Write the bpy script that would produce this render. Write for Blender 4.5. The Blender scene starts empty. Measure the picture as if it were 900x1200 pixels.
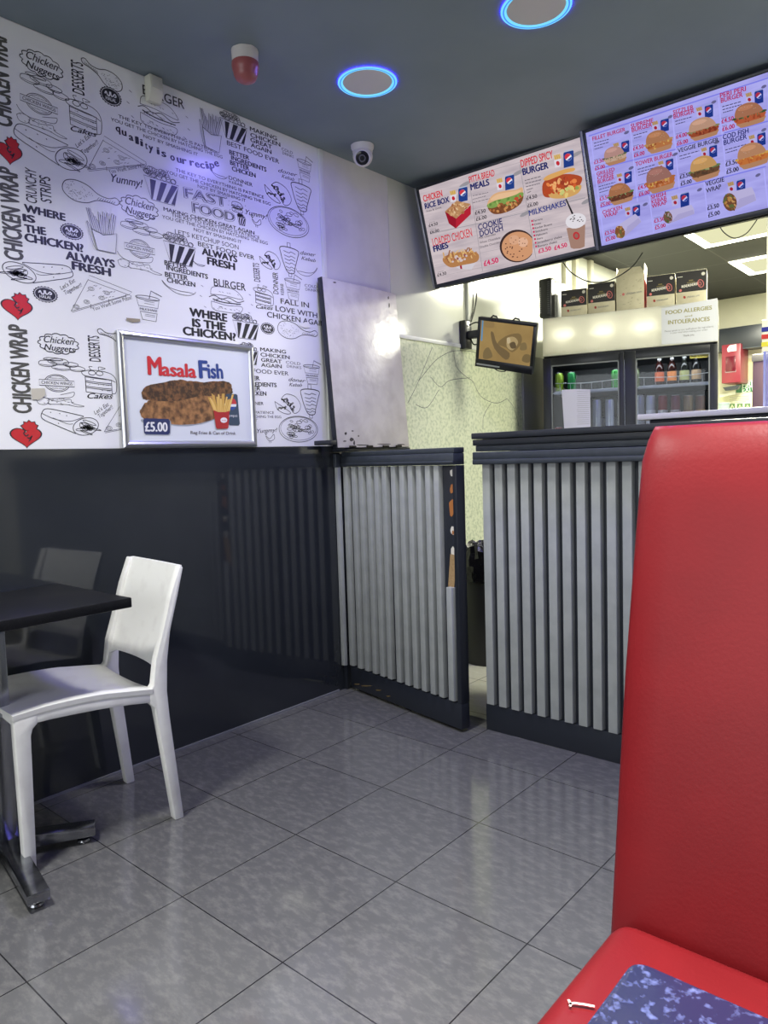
import bpy, bmesh, math, random
from mathutils import Vector, Matrix
random.seed(7)
C = bpy.context.scene.collection
PI = math.pi

# ---------------------------------------------------------------- camera
YAW, PITCH, ROLL, FPX = -0.719, -0.074, -0.031, 848.92
EYE = Vector((2.498, -1.008, 1.137))
_f = Vector((math.sin(YAW)*math.cos(PITCH), math.cos(YAW)*math.cos(PITCH), math.sin(PITCH)))
_r = Vector((math.cos(YAW), -math.sin(YAW), 0)); _u = _r.cross(_f)
CR = math.cos(ROLL)*_r + math.sin(ROLL)*_u
CU = -math.sin(ROLL)*_r + math.cos(ROLL)*_u
cd = bpy.data.cameras.new('camera'); cam = bpy.data.objects.new('camera', cd); C.objects.link(cam)
cd.sensor_fit = 'HORIZONTAL'; cd.sensor_width = 36; cd.lens = FPX/900*36; cd.clip_start = 0.02
cam.matrix_world = Matrix(((CR.x, CU.x, -_f.x, EYE.x), (CR.y, CU.y, -_f.y, EYE.y), (CR.z, CU.z, -_f.z, EYE.z), (0, 0, 0, 1)))
sc = bpy.context.scene; sc.camera = cam
sc.view_settings.view_transform = 'Standard'; sc.view_settings.look = 'None'
sc.view_settings.gamma = 1; sc.view_settings.use_curve_mapping = False
sc.view_settings.exposure = 0.0

def ray(u, v):
    return CR*((u-450)/FPX) - CU*((v-600)/FPX) + _f
def hit(u, v, o, n):
    d = ray(u, v); n = Vector(n); return EYE + d*((Vector(o)-EYE).dot(n)/d.dot(n))
def on(u, v, ax, val):
    d = ray(u, v); return EYE + d*((val-EYE[ax])/d[ax])

# ---------------------------------------------------------------- world and big lights
w = bpy.data.worlds.new('world'); sc.world = w; w.use_nodes = True
w.node_tree.nodes['Background'].inputs[0].default_value = (0.55, 0.62, 0.8, 1)
w.node_tree.nodes['Background'].inputs[1].default_value = 0.05
def area(name, loc, rot, sx, sy, power, col, spread=PI, shape='RECTANGLE'):
    l = bpy.data.lights.new(name, 'AREA'); l.shape = shape; l.size = sx; l.size_y = sy
    l.energy = power; l.color = col; l.spread = spread
    o = bpy.data.objects.new(name, l); C.objects.link(o); o.location = loc; o.rotation_euler = rot; return o
# broad unseen light added behind the camera, and unseen white ceiling lamps (all behind or above the frame)
area('added_front_light', (1.6, -4.05, 1.35), (PI/2, 0, 0), 3.0, 2.0, 64, (0.95, 0.98, 1.0))
area('unseen_dining_lamp', (0.8, 0.9, 2.575), (0, 0, 0), 0.26, 0.26, 12, (1.0, 0.99, 0.95), 2.3, 'DISK')
area('unseen_dining_lamp', (2.35, -0.35, 2.575), (0, 0, 0), 0.26, 0.26, 25, (1.0, 0.99, 0.95), 1.3, 'DISK')  # added narrow lamp, aimed down to brighten the red seat
area('unseen_dining_lamp', (0.85, -0.9, 2.575), (0, 0, 0), 0.3, 0.3, 37, (1.0, 0.99, 0.95), 2.5, 'DISK')

# ---------------------------------------------------------------- materials
def lin(c):
    r = []
    for v in c:
        v /= 255.0; r.append(v/12.92 if v <= 0.04045 else ((v+0.055)/1.055)**2.4)
    return (r[0], r[1], r[2], 1)
MC = {}
def mat(name, col, rough=0.5, metal=0.0, spec=0.5, noise=None, col2=None, bump=None, coat=0.0, stretch=None, detail=6, lo=0.4, hi=0.65, trans=0.0, alpha=1.0, ior=None):
    if name in MC: return MC[name]
    m = bpy.data.materials.new(name); m.use_nodes = True; nt = m.node_tree; N = nt.nodes; L = nt.links
    b = N['Principled BSDF']; b.inputs['Base Color'].default_value = lin(col)
    b.inputs['Roughness'].default_value = rough; b.inputs['Metallic'].default_value = metal
    b.inputs['Specular IOR Level'].default_value = spec; b.inputs['Coat Weight'].default_value = coat
    b.inputs['Coat Roughness'].default_value = 0.05
    b.inputs['Transmission Weight'].default_value = trans; b.inputs['Alpha'].default_value = alpha
    if ior: b.inputs['IOR'].default_value = ior
    if noise or bump:
        tc = N.new('ShaderNodeTexCoord'); mp = N.new('ShaderNodeMapping'); L.new(tc.outputs['Object'], mp.inputs[0])
        if stretch: mp.inputs['Scale'].default_value = stretch
    if noise:
        n = N.new('ShaderNodeTexNoise'); n.inputs['Scale'].default_value = noise; n.inputs['Detail'].default_value = detail
        L.new(mp.outputs[0], n.inputs['Vector'])
        r = N.new('ShaderNodeValToRGB'); r.color_ramp.elements[0].position = lo; r.color_ramp.elements[1].position = hi
        r.color_ramp.elements[0].color = lin(col); r.color_ramp.elements[1].color = lin(col2 or col)
        L.new(n.outputs['Fac'], r.inputs[0]); L.new(r.outputs[0], b.inputs['Base Color'])
    if bump:
        n2 = N.new('ShaderNodeTexNoise'); n2.inputs['Scale'].default_value = bump[0]; n2.inputs['Detail'].default_value = 4
        L.new(mp.outputs[0], n2.inputs['Vector'])
        bp = N.new('ShaderNodeBump'); bp.inputs['Strength'].default_value = bump[1]; bp.inputs['Distance'].default_value = bump[2] if len(bump) > 2 else 0.002
        L.new(n2.outputs['Fac'], bp.inputs['Height']); L.new(bp.outputs[0], b.inputs['Normal'])
    MC[name] = m; return m
def emis(name, col, strength=1.0, noise=None, col2=None, stretch=None, lo=.35, hi=.65):
    if name in MC: return MC[name]
    m = bpy.data.materials.new(name); m.use_nodes = True; nt = m.node_tree; N = nt.nodes; L = nt.links
    N.remove(N['Principled BSDF']); e = N.new('ShaderNodeEmission'); e.inputs[0].default_value = lin(col); e.inputs[1].default_value = strength
    L.new(e.outputs[0], N['Material Output'].inputs[0])
    if noise:
        tc = N.new('ShaderNodeTexCoord'); mp = N.new('ShaderNodeMapping'); L.new(tc.outputs['Object'], mp.inputs[0])
        if stretch: mp.inputs['Scale'].default_value = stretch
        n = N.new('ShaderNodeTexNoise'); n.inputs['Scale'].default_value = noise; n.inputs['Detail'].default_value = 6; L.new(mp.outputs[0], n.inputs['Vector'])
        r = N.new('ShaderNodeValToRGB'); r.color_ramp.elements[0].position = lo; r.color_ramp.elements[1].position = hi
        r.color_ramp.elements[0].color = lin(col); r.color_ramp.elements[1].color = lin(col2)
        L.new(n.outputs['Fac'], r.inputs[0]); L.new(r.outputs[0], e.inputs[0])
    MC[name] = m; return m
def tilemat(name, c1, c2, grout, size, mort, off, rough, noise, c3, rough2=None):
    m = mat(name, c1, rough); nt = m.node_tree; N = nt.nodes; L = nt.links; b = N['Principled BSDF']
    tc = N.new('ShaderNodeTexCoord'); mp = N.new('ShaderNodeMapping'); L.new(tc.outputs['Object'], mp.inputs[0])
    mp.inputs['Location'].default_value = (off[0], off[1], 0)
    br = N.new('ShaderNodeTexBrick'); br.offset = 0; br.squash = 1; L.new(mp.outputs[0], br.inputs['Vector'])
    br.inputs['Color1'].default_value = lin(c1); br.inputs['Color2'].default_value = lin(c2); br.inputs['Mortar'].default_value = lin(grout)
    br.inputs['Scale'].default_value = 1; br.inputs['Brick Width'].default_value = size; br.inputs['Row Height'].default_value = size
    br.inputs['Mortar Size'].default_value = mort; br.inputs['Mortar Smooth'].default_value = 0.05
    mp2 = N.new('ShaderNodeMapping'); mp2.inputs['Rotation'].default_value = (0, 0, 0.5); mp2.inputs['Scale'].default_value = (1, 2.0, 1); L.new(tc.outputs['Object'], mp2.inputs[0])
    n = N.new('ShaderNodeTexNoise'); n.inputs['Scale'].default_value = noise; n.inputs['Detail'].default_value = 9; n.inputs['Roughness'].default_value = .68; L.new(mp2.outputs[0], n.inputs['Vector'])
    r = N.new('ShaderNodeValToRGB'); r.color_ramp.elements[0].position = .46; r.color_ramp.elements[1].position = .74
    L.new(n.outputs['Fac'], r.inputs[0])
    mul = N.new('ShaderNodeMath'); mul.operation = 'MULTIPLY'; L.new(r.outputs[0], mul.inputs[0])
    inv = N.new('ShaderNodeMath'); inv.operation = 'SUBTRACT'; inv.inputs[0].default_value = 1; L.new(br.outputs['Fac'], inv.inputs[1]); L.new(inv.outputs[0], mul.inputs[1])
    mx = N.new('ShaderNodeMix'); mx.data_type = 'RGBA'; L.new(mul.outputs[0], mx.inputs[0]); L.new(br.outputs['Color'], mx.inputs[6]); mx.inputs[7].default_value = lin(c3)
    L.new(mx.outputs[2], b.inputs['Base Color'])
    return m

# ---------------------------------------------------------------- mesh helpers
def box(bm, x0, x1, y0, y1, z0, z1, bev=0, seg=2, mi=0):
    g = bmesh.ops.create_cube(bm, size=1)['verts']
    for v in g: v.co = Vector(((x0+x1)/2 + v.co.x*(x1-x0), (y0+y1)/2 + v.co.y*(y1-y0), (z0+z1)/2 + v.co.z*(z1-z0)))
    fs = {f for v in g for f in v.link_faces}
    for f in fs: f.material_index = mi
    if bev:
        es = list({e for v in g for e in v.link_edges})
        r = bmesh.ops.bevel(bm, geom=es, offset=bev, segments=seg, affect='EDGES', profile=.5)
        for f in r['faces']: f.material_index = mi
    return bm
def prism(bm, pts, vec, mi=0, bev=0):
    """closed polygon (3-D points) extruded along vec"""
    vec = Vector(vec); a = [bm.verts.new(Vector(p)) for p in pts]; b = [bm.verts.new(Vector(p)+vec) for p in pts]
    n = len(a); fs = [bm.faces.new(a), bm.faces.new(b[::-1])]
    for i in range(n): fs.append(bm.faces.new((a[i], b[i], b[(i+1) % n], a[(i+1) % n])))
    for f in fs: f.material_index = mi
    bmesh.ops.recalc_face_normals(bm, faces=fs)
    if bev:
        es = list({e for f in fs for e in f.edges})
        r = bmesh.ops.bevel(bm, geom=es, offset=bev, segments=2, affect='EDGES', profile=.5)
        for f in r['faces']: f.material_index = mi
    return bm
def loft(bm, rings, mi=0, caps=True, closed=True):
    vs = [[bm.verts.new(Vector(p)) for p in r] for r in rings]; fs = []
    n = len(vs[0])
    for i in range(len(vs)-1):
        for j in range(n if closed else n-1):
            k = (j+1) % n
            fs.append(bm.faces.new((vs[i][j], vs[i][k], vs[i+1][k], vs[i+1][j])))
    if caps and closed:
        fs.append(bm.faces.new(vs[0][::-1])); fs.append(bm.faces.new(vs[-1]))
    for f in fs: f.material_index = mi
    bmesh.ops.recalc_face_normals(bm, faces=fs)
    return bm
def lathe(bm, prof, c=(0, 0, 0), n=24, mi=0, axis=None):
    """profile [(r, z)]; r=0 allowed at the ends"""
    M = axis or Matrix.Identity(3); c = Vector(c)
    rings = [[c + M @ Vector((max(r, 1e-4)*math.cos(2*PI*k/n), max(r, 1e-4)*math.sin(2*PI*k/n), z)) for k in range(n)] for r, z in prof]
    return loft(bm, rings, mi)
def tube(bm, pts, r, n=8, mi=0):
    pts = [Vector(p) for p in pts]; rings = []; up = None
    for i, p in enumerate(pts):
        t = (pts[min(i+1, len(pts)-1)] - pts[max(i-1, 0)]).normalized()
        if up is None:
            up = t.orthogonal().normalized()
        else:
            up = (up - t*up.dot(t)).normalized()
        s = t.cross(up)
        rr = r[i] if isinstance(r, (list, tuple)) else r
        rings.append([p + up*rr*math.cos(2*PI*k/n) + s*rr*math.sin(2*PI*k/n) for k in range(n)])
    return loft(bm, rings, mi)
def smoothpts(pts, k=6, closed=False):
    """Catmull-Rom through points of any dimension"""
    P = [Vector(p) for p in pts]; out = []; n = len(P)
    rng = range(n) if closed else range(n-1)
    for i in rng:
        if closed: p0, p1, p2, p3 = P[(i-1) % n], P[i], P[(i+1) % n], P[(i+2) % n]
        else: p0, p1, p2, p3 = P[max(i-1, 0)], P[i], P[i+1], P[min(i+2, n-1)]
        for j in range(k):
            t = j/k; out.append(0.5*((2*p1) + (p2-p0)*t + (2*p0-5*p1+4*p2-p3)*t*t + (3*p1-p0-3*p2+p3)*t**3))
    if not closed: out.append(P[-1])
    return out
MX = {}
def obj(name, bm, mats, parent=None, smooth=True, world=False, angle=35):
    me = bpy.data.meshes.new(name)
    if parent is not None and world: bm.transform(MX[parent].inverted())
    bm.to_mesh(me); bm.free()
    for m in (mats if isinstance(mats, (list, tuple)) else [mats]): me.materials.append(m)
    if smooth:
        for p in me.polygons: p.use_smooth = True
        me.set_sharp_from_angle(angle=math.radians(angle))
    o = bpy.data.objects.new(name, me); C.objects.link(o)
    if parent is not None: o.parent = parent
    MX[o] = MX.get(parent, Matrix.Identity(4))
    return o
def tag(o, label, cat, group=None):
    o['label'] = label; o['category'] = cat
    if group: o['group'] = group
    return o
def thing(name, label, cat, loc=(0, 0, 0), rz=0, group=None):
    o = bpy.data.objects.new(name, None); o.empty_display_size = .05; C.objects.link(o)
    o.location = loc; o.rotation_euler = (0, 0, rz); MX[o] = Matrix.Translation(loc) @ Matrix.Rotation(rz, 4, 'Z')
    return tag(o, label, cat, group)
def struct(name, bm, mats, parent=None, smooth=False):
    o = obj(name, bm, mats, parent, smooth)
    if parent is None: o['kind'] = 'structure'
    return o
B = bmesh.new

# ---------------------------------------------------------------- flat print helper
GC = {}
def glyphs(s, bold=0.0, shear=0.0, space=1.0):
    k = (s, bold, shear, space)
    if k in GC: return GC[k]
    cu = bpy.data.curves.new('t', 'FONT'); cu.body = s; cu.size = 1; cu.offset = bold; cu.shear = shear; cu.space_character = space
    cu.resolution_u = 3; cu.fill_mode = 'FRONT'
    o = bpy.data.objects.new('t', cu); C.objects.link(o)
    me = o.to_mesh(); vs = [(v.co.x, v.co.y) for v in me.vertices]; fs = [tuple(p.vertices) for p in me.polygons]
    o.to_mesh_clear(); bpy.data.objects.remove(o); bpy.data.curves.remove(cu)
    x0 = min(v[0] for v in vs); x1 = max(v[0] for v in vs)
    GC[k] = (vs, fs, x0, x1); return GC[k]
CAP = max(v[1] for v in glyphs('H')[0])
class Art:
    """flat print lying on a plane: o origin, ex right, ey up"""
    def __init__(s, o, ex, ey, base=.0005, step=.0001):
        s.o = Vector(o); s.ex = Vector(ex).normalized(); s.ey = Vector(ey).normalized(); s.n = s.ex.cross(s.ey)
        s.V = []; s.F = []; s.I = []; s.mats = []; s.base = base; s.step = step
    def loc(s, u, v):
        p = hit(u, v, s.o, s.n) - s.o; return Vector((p.dot(s.ex), p.dot(s.ey)))
    def mi(s, m):
        if m not in s.mats: s.mats.append(m)
        return s.mats.index(m)
    def add(s, pts, faces, m, layer):
        b = len(s.V); h = s.base + s.step*layer
        s.V += [s.o + s.ex*p[0] + s.ey*p[1] + s.n*h for p in pts]
        i = s.mi(m)
        for f in faces: s.F.append([b+q for q in f]); s.I.append(i)
    def poly(s, pts, m, layer=0): s.add(pts, [list(range(len(pts)))], m, layer)
    def stroke(s, pts, wd, m, layer=0, closed=False):
        P = [Vector((p[0], p[1])) for p in pts]; n = len(P)
        if n < 2: return
        L = []
        for i in range(n):
            if closed: a, c = P[(i-1) % n], P[(i+1) % n]
            else: a, c = P[max(i-1, 0)], P[min(i+1, n-1)]
            t = c - a
            t = t.normalized() if t.length > 1e-9 else Vector((1, 0))
            q = Vector((-t.y, t.x))*wd/2; L += [P[i]+q, P[i]-q]
        fs = [[2*i, 2*i+1, 2*((i+1) % n)+1, 2*((i+1) % n)] for i in range(n if closed else n-1)]
        s.add(L, fs, m, layer)
    def text(s, t, a, b, h, m, layer=0, bold=0.0, shear=0.0, space=1.0):
        """a, b baseline ends, h cap height (local units)"""
        vs, fs, x0, x1 = glyphs(t, min(bold, 0.0), shear, space)
        a = Vector(a); b = Vector(b); X = (b-a)/(x1-x0); Y = Vector((-(b-a).y, (b-a).x)).normalized()*h/CAP
        q = bold*1.15
        for dx, dy in (((0, 0),) if bold <= 0 else ((-q, 0), (q, 0), (0, -q*.6), (0, q*.6)) if bold < .03 else ((-q, 0), (q, 0), (0, -q*.5), (0, q*.5), (-q*.5, -q*.4), (q*.5, q*.4))):
            s.add([a + X*(v[0]-x0+dx) + Y*(v[1]+dy) for v in vs], fs, m, layer); layer += .5
    def build(s, name, parent=None, world=True):
        me = bpy.data.meshes.new(name)
        V = s.V
        if parent is not None and world:
            I = MX[parent].inverted(); V = [I @ v for v in V]
        me.from_pydata([tuple(v) for v in V], [], s.F)
        for m in s.mats: me.materials.append(m)
        me.polygons.foreach_set('material_index', s.I); me.update()
        o = bpy.data.objects.new(name, me); C.objects.link(o)
        if parent is not None: o.parent = parent
        MX[o] = MX.get(parent, Matrix.Identity(4)); return o
def ell(cx, cy, rx, ry, rot=0, n=20, a0=0, a1=2*PI):
    c, s_ = math.cos(rot), math.sin(rot); full = abs(a1-a0-2*PI) < 1e-6
    out = []
    for k in range(n if full else n+1):
        a = a0 + (a1-a0)*k/n; x, y = rx*math.cos(a), ry*math.sin(a); out.append((cx+x*c-y*s_, cy+x*s_+y*c))
    return out
# ================================================================ STRUCTURE
CEIL = 2.59; BACK = 6.68; FRONT = -4.1; RIGHT = 4.3
M_floor = tilemat('grey_floor_tile', (91, 91, 92), (97, 97, 97), (38, 38, 40), .4, .0017, (-.067, 0), .11, 22, (117, 116, 114)); M_floor.node_tree.nodes['Principled BSDF'].inputs['Specular IOR Level'].default_value = .85
struct('floor_kitchen', box(B(), 0, RIGHT, 1.56, BACK, 0, .002), tilemat('pale_kitchen_tile', (176, 176, 160), (182, 181, 165), (104, 104, 96), .4, .002, (-.067, 0), .25, 18, (188, 187, 172)))
struct('floor', box(B(), -.1, RIGHT, FRONT, BACK, -.1, 0), M_floor)
M_ceil = mat('slate_ceiling_paint', (120, 132, 142), .55, spec=.3, noise=3, col2=(114, 126, 136))
struct('ceiling', box(B(), -.1, RIGHT, FRONT, 2.36, CEIL, CEIL+.1), M_ceil)
M_kc = tilemat('dark_ceiling_tile', (17, 18, 19), (19, 20, 21), (52, 52, 50), .6, .006, (-.15, -.4), .7, 40, (24, 25, 26))
struct('ceiling_kitchen', box(B(), -.1, RIGHT, 2.36, BACK, CEIL, CEIL+.1), M_kc)
M_white = mat('white_wall_paint', (216, 214, 216), .5, noise=5, col2=(204, 202, 206))
M_cream = mat('cream_wall_paint', (196, 193, 172), .6, noise=4, col2=(188, 185, 165))
wl = struct('wall_left', box(B(), -.1, 0, FRONT, BACK, 0, CEIL), M_white)
struct('wall_back', box(B(), 0, RIGHT, BACK, BACK+.1, 0, CEIL), M_cream)
struct('wall_right', box(B(), RIGHT, RIGHT+.1, FRONT, BACK, 0, CEIL), mat('grey_side_wall', (150, 150, 152), .6))
struct('wall_front', box(B(), 0, RIGHT, FRONT-.1, FRONT, 0, CEIL), mat('grey_front_wall', (120, 122, 125), .5))
# wall finishes (children of the left wall)
YT = 1.464
M_paper = mat('white_vinyl_wallpaper', (232, 233, 236), .2, spec=.3, bump=(3, .03, .01))
obj('wallpaper', box(B(), 0, .003, FRONT+.02, YT, 1.204, CEIL-.004), M_paper, wl, False)
M_dado = mat('glossy_navy_panel', (40, 44, 49), .07, spec=.75, noise=2.5, col2=(44, 48, 53), bump=(1.2, .02, .01))
obj('dado_panel', box(B(), 0, .005, FRONT+.02, 1.565, .0, 1.203), M_dado, wl, False)
M_pvc = mat('glossy_white_wall_sheet', (206, 208, 198), .12, spec=.5, bump=(2.2, .05, .01))
obj('gloss_sheet', box(B(), 0, .003, 1.95, BACK-.05, 1.79, CEIL-.004), M_pvc, wl, False)
M_marble = mat('green_marbled_sheet', (224, 230, 200), .28, noise=58, col2=(178, 190, 158), detail=12, lo=.44, hi=.74)
obj('marble_sheet', box(B(), 0, .004, 1.566, BACK-.05, 0, 1.775), M_marble, wl, False)
b = B(); box(b, 0, .012, 1.60, 3.36, 1.772, 1.793, .002); obj('sheet_joint', b, mat('white_plastic_trim', (224, 226, 220), .3), wl)
b = B(); box(b, 0, .012, YT-.012, YT+.014, 1.21, CEIL-.004, .003); obj('corner_strip', b, MC['white_plastic_trim'], wl)
b = B(); box(b, 0, .02, 3.27, 3.60, 0, 1.79, .004); obj('fridge_shade_panel', b, mat('fridge_shade_grey', (150, 152, 146), .45), wl)  # grey sheet stands in for the fridge's shade on this wall
b = B()
for y in (3.86, 4.02, 4.27): box(b, 0, .035, y, y+.05, 1.8, CEIL-.004, .006)
obj('cover_strip', b, mat('cream_plastic_trim', (206, 204, 186), .4), wl)
# thin white skirting seam along the dado
b = B(); box(b, .005, .012, FRONT+.02, 1.46, 0, .008); struct('baseboard_left', b, mat('pale_sealant', (120, 122, 126), .6))
# wall wires / veins on the marble sheet
va = Art((.004, 0, 0), (0, 1, 0), (0, 0, 1))
mv = mat('dark_marble_vein', (96, 108, 96), .4)
for P in ([(110, 760), (200, 650), (260, 605), (320, 582), (400, 580), (460, 592)], [(322, 582), (340, 680), (400, 740), (440, 770), (490, 860), (580, 900), (650, 872)],
          [(500, 1060), (505, 980), (550, 900)], [(180, 740), (240, 800), (300, 760), (420, 745)], [(90, 910), (160, 925), (230, 820)], [(720, 1040), (690, 930), (650, 875)], [(40, 900), (100, 780), (190, 560)]):
    va.stroke(smoothpts([va.loc(470+x/5.22, 300+y/5.22) for x, y in P], 6), .0035, mv)
va.build('wall_vein', wl)
# bulkhead board that carries the screens
struct('trim_1', box(B(), .02, 3.6, 2.385, 2.405, 2.09, CEIL-.003), mat('black_bulkhead_board', (34, 36, 40), .5))

# ================================================================ WALLPAPER PRINT
ink = mat('charcoal_print', (44, 44, 48), .3); ink2 = mat('grey_print', (82, 82, 88), .3); pale = mat('white_print', (226, 227, 231), .2)
redp = mat('red_print', (196, 48, 54), .25); tape = mat('beige_tape_scrap', (190, 186, 172), .6)
A = Art((.003, 0, 0), (0, 1, 0), (0, 0, 1))
def hpx(u, v, h):
    return (A.loc(u, v-h/2) - A.loc(u, v+h/2)).length
def T(t, u0, v0, u1, v1, h, bold=.016, m=None, layer=0, shear=0., space=1.):
    a = A.loc(u0, v0); c = A.loc(u1, v1); mu, mv_ = (u0+u1)/2, (v0+v1)/2
    vert = abs(v1-v0) > abs(u1-u0)*1.5
    hh = (A.loc(mu, mv_) - A.loc(mu-h, mv_)).length if vert else hpx(mu, mv_-h/2, h)
    A.text(t, a, c, hh, m or ink, layer, bold, shear, space)
class Pl:
    """unit square placed on the wall by pixel extents"""
    def __init__(s, uL, uR, vT, vB, rot=0, flip=False):
        vc, uc = (vT+vB)/2, (uL+uR)/2; a = A.loc(uL, vc).x; b_ = A.loc(uR, vc).x; z1 = A.loc(uc, vT).y; z0 = A.loc(uc, vB).y
        s.c = Vector(((a+b_)/2, (z0+z1)/2)); s.w = b_-a; s.h = z1-z0; s.r = rot; s.f = flip
    def __call__(s, x, y):
        if s.f: x = 1-x
        dx, dy = (x-.5)*s.w, (y-.5)*s.h; c_, s_ = math.cos(s.r), math.sin(s.r)
        return s.c + Vector((dx*c_-dy*s_, dx*s_+dy*c_))
    def st(s, pts, wd=.0022, m=None, sm=True, closed=False, layer=0):
        P = smoothpts([(p[0], p[1], 0) for p in pts], 5, closed) if sm else pts
        A.stroke([s(p[0], p[1]) for p in P], wd*1.4, m or ink, layer, closed)
    def po(s, pts, m, sm=False, layer=0):
        P = smoothpts([(p[0], p[1], 0) for p in pts], 5, True) if sm else pts
        A.poly([s(p[0], p[1]) for p in P], m, layer)
    def tx(s, t, x0, y0, x1, y1, h, bold=.01, shear=0, m=None, layer=0):
        A.text(t, s(x0, y0), s(x1, y1), h*s.h, m or ink, layer, bold, shear)
def cloud(*a):
    p = Pl(*a); n = 13; pts = []
    for k in range(n*6):
        t = 2*PI*k/(n*6); r = .44+.06*abs(math.sin(n*t/2)); pts.append((.5+r*1.02*math.cos(t), .5+r*math.sin(t)))
    p.st(pts, .0022, sm=False, closed=True)
    p.tx('Chicken', .14, .52, .88, .52, .32, .008, .35); p.tx('Nuggets', .13, .16, .90, .16, .28, .012, .3)
def nuggets(*a):
    p = Pl(*a)
    for cx, cy, rx, ry in ((.2, .55, .19, .2), (.45, .72, .22, .2), (.5, .35, .2, .18), (.7, .58, .16, .16), (.83, .34, .17, .18), (.33, .85, .2, .1)):
        p.st([(cx+rx*math.cos(t)*(1+.08*math.sin(3*t+cx*9)), cy+ry*math.sin(t)) for t in [k*PI/8 for k in range(16)]], .0015, ink2, closed=True)
        p.st([(cx-rx*.8, cy-ry*.35), (cx, cy-ry*.55), (cx+rx*.8, cy-ry*.35)], .0012, ink2)
def badge(*a):
    p = Pl(*a)
    p.st(ell(.5, .5, .36, .5), .0016, ink2, closed=True); p.st(ell(.5, .5, .31, .43), .0012, ink2, closed=True)
    p.po([(.0, .33), (1, .33), (1, .67), (0, .67)], pale, layer=1)
    p.st([(.0, .33), (1, .33), (1, .67), (0, .67)], .0016, ink2, sm=False, closed=True, layer=2)
    p.tx('CHICKEN WINGS', .06, .42, .94, .42, .17, .004, 0, ink, 3); p.tx('CHICKEN WINGS', .3, .75, .7, .75, .07, 0, 0, ink2, 2); p.tx('CHICKEN WINGS', .3, .17, .7, .17, .07, 0, 0, ink2, 2)
def wings(*a):
    p = Pl(*a); rn = random.Random(3)
    p.st([(0, .85), (.08, .6), (.25, .45), (.5, .5), (.75, .6), (.8, .9), (.7, .85), (.5, .7)], .0013, ink2)
    p.st([(.0, .35), (.1, .5), (.25, .4), (.2, .1), (.05, .1), (0, .35)], .0013, ink2)
    p.st([(.25, .4), (.45, .3), (.7, .45), (.75, .2), (1, .05), (.85, 0), (.6, .12), (.3, .1), (.22, .15)], .0013, ink2)
    for _ in range(26):
        x, y = rn.uniform(.05, .75), rn.uniform(.08, .5); p.st([(x, y), (x+.03, y-.02)], .001, ink2, sm=False)
def wrap(uL, uR, vT, vB, rot=0, flip=False):
    p = Pl(uL, uR, vT, vB, rot, flip)
    p.st([(.72, .98), (.4, 1), (.1, .98), (.02, .75), (.04, .45), (.3, .25), (.62, .05)], .0018); p.st([(.02, .7), (.25, .55), (.5, .6), (.72, .95)], .0015, ink2); p.st([(.2, .6), (.45, .45), (.55, .5)], .0013, ink2)
    p.st(ell(.78, .5, .2, .48, -.2, 24), .0018, closed=True)
    rn = random.Random(5)
    for _ in range(15):
        t = rn.uniform(0, 2*PI); r = rn.uniform(.1, .8); x, y = .8+.17*r*math.cos(t), .48+.4*r*math.sin(t)
        p.st(ell(x, y, rn.uniform(.03, .06), rn.uniform(.06, .14), rn.uniform(0, 3), 8), .0015, closed=True)
    for x, y in ((.15, .85), (.3, .88), (.42, .85), (.3, .4)): p.st([(x, y), (x+.015, y-.03)], .002, sm=False)
def heart(*a):
    p = Pl(*a); pts = []
    for k in range(40):
        t = 2*PI*k/40; pts.append((.5+.49*math.sin(t)**3, .40+.0245*(13*math.cos(t)-5*math.cos(2*t)-2*math.cos(3*t)-math.cos(4*t))))
    comb = [(.42, .72), (.36, .8), (.46, .86), (.46, .95), (.56, .92), (.62, 1.0), (.70, .93), (.80, .95), (.82, .86), (.9, .82), (.84, .7), (.88, .62), (.6, .55)]
    p.po([((x-.64)*1.16+.64, (y-.74)*1.16+.74) for x, y in comb], ink, layer=0); p.po([((x-.5)*1.1+.5, (y-.38)*1.1+.38) for x, y in pts], ink, layer=1)
    p.po(pts, redp, layer=2); p.po(comb, redp, layer=3)
    p.st([(.40, .72), (.47, .6), (.42, .52), (.5, .42), (.58, .48)], .003, ink, layer=4); p.po([(.55, .2), (.68, .42), (.66, .3), (.6, .22)], ink, layer=4); p.st([(.52, .36), (.62, .34), (.7, .44)], .003, ink, layer=4); p.po(ell(.57, .63, .018, .018, n=8), ink, layer=4)
def drum(uL, uR, vT, vB, rot=0, flip=False):
    p = Pl(uL, uR, vT, vB, rot, flip); rn = random.Random(8)
    out = [(.02, .5), (.08, .85), (.25, 1), (.45, .9), (.62, .62), (.8, .55), (.93, .68), (1, .52), (.94, .34), (.8, .36), (.6, .3), (.42, .05), (.22, 0), (.07, .2)]
    p.st(out, .002, closed=True)
    for _ in range(120):
        x = rn.uniform(.06, .6); y = rn.uniform(.06, .9)
        if abs(y-.5) < .46*math.sin(PI*min(1, x/.62+.12))*.95 and (y < .55 or rn.random() < .5): p.st([(x, y), (x+.012, y-.02)], .0012, ink2, sm=False)
    for k in range(8): p.st([(.6+k*.04, .35), (.64+k*.04, .48)], .0013, ink2, sm=False)
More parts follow.
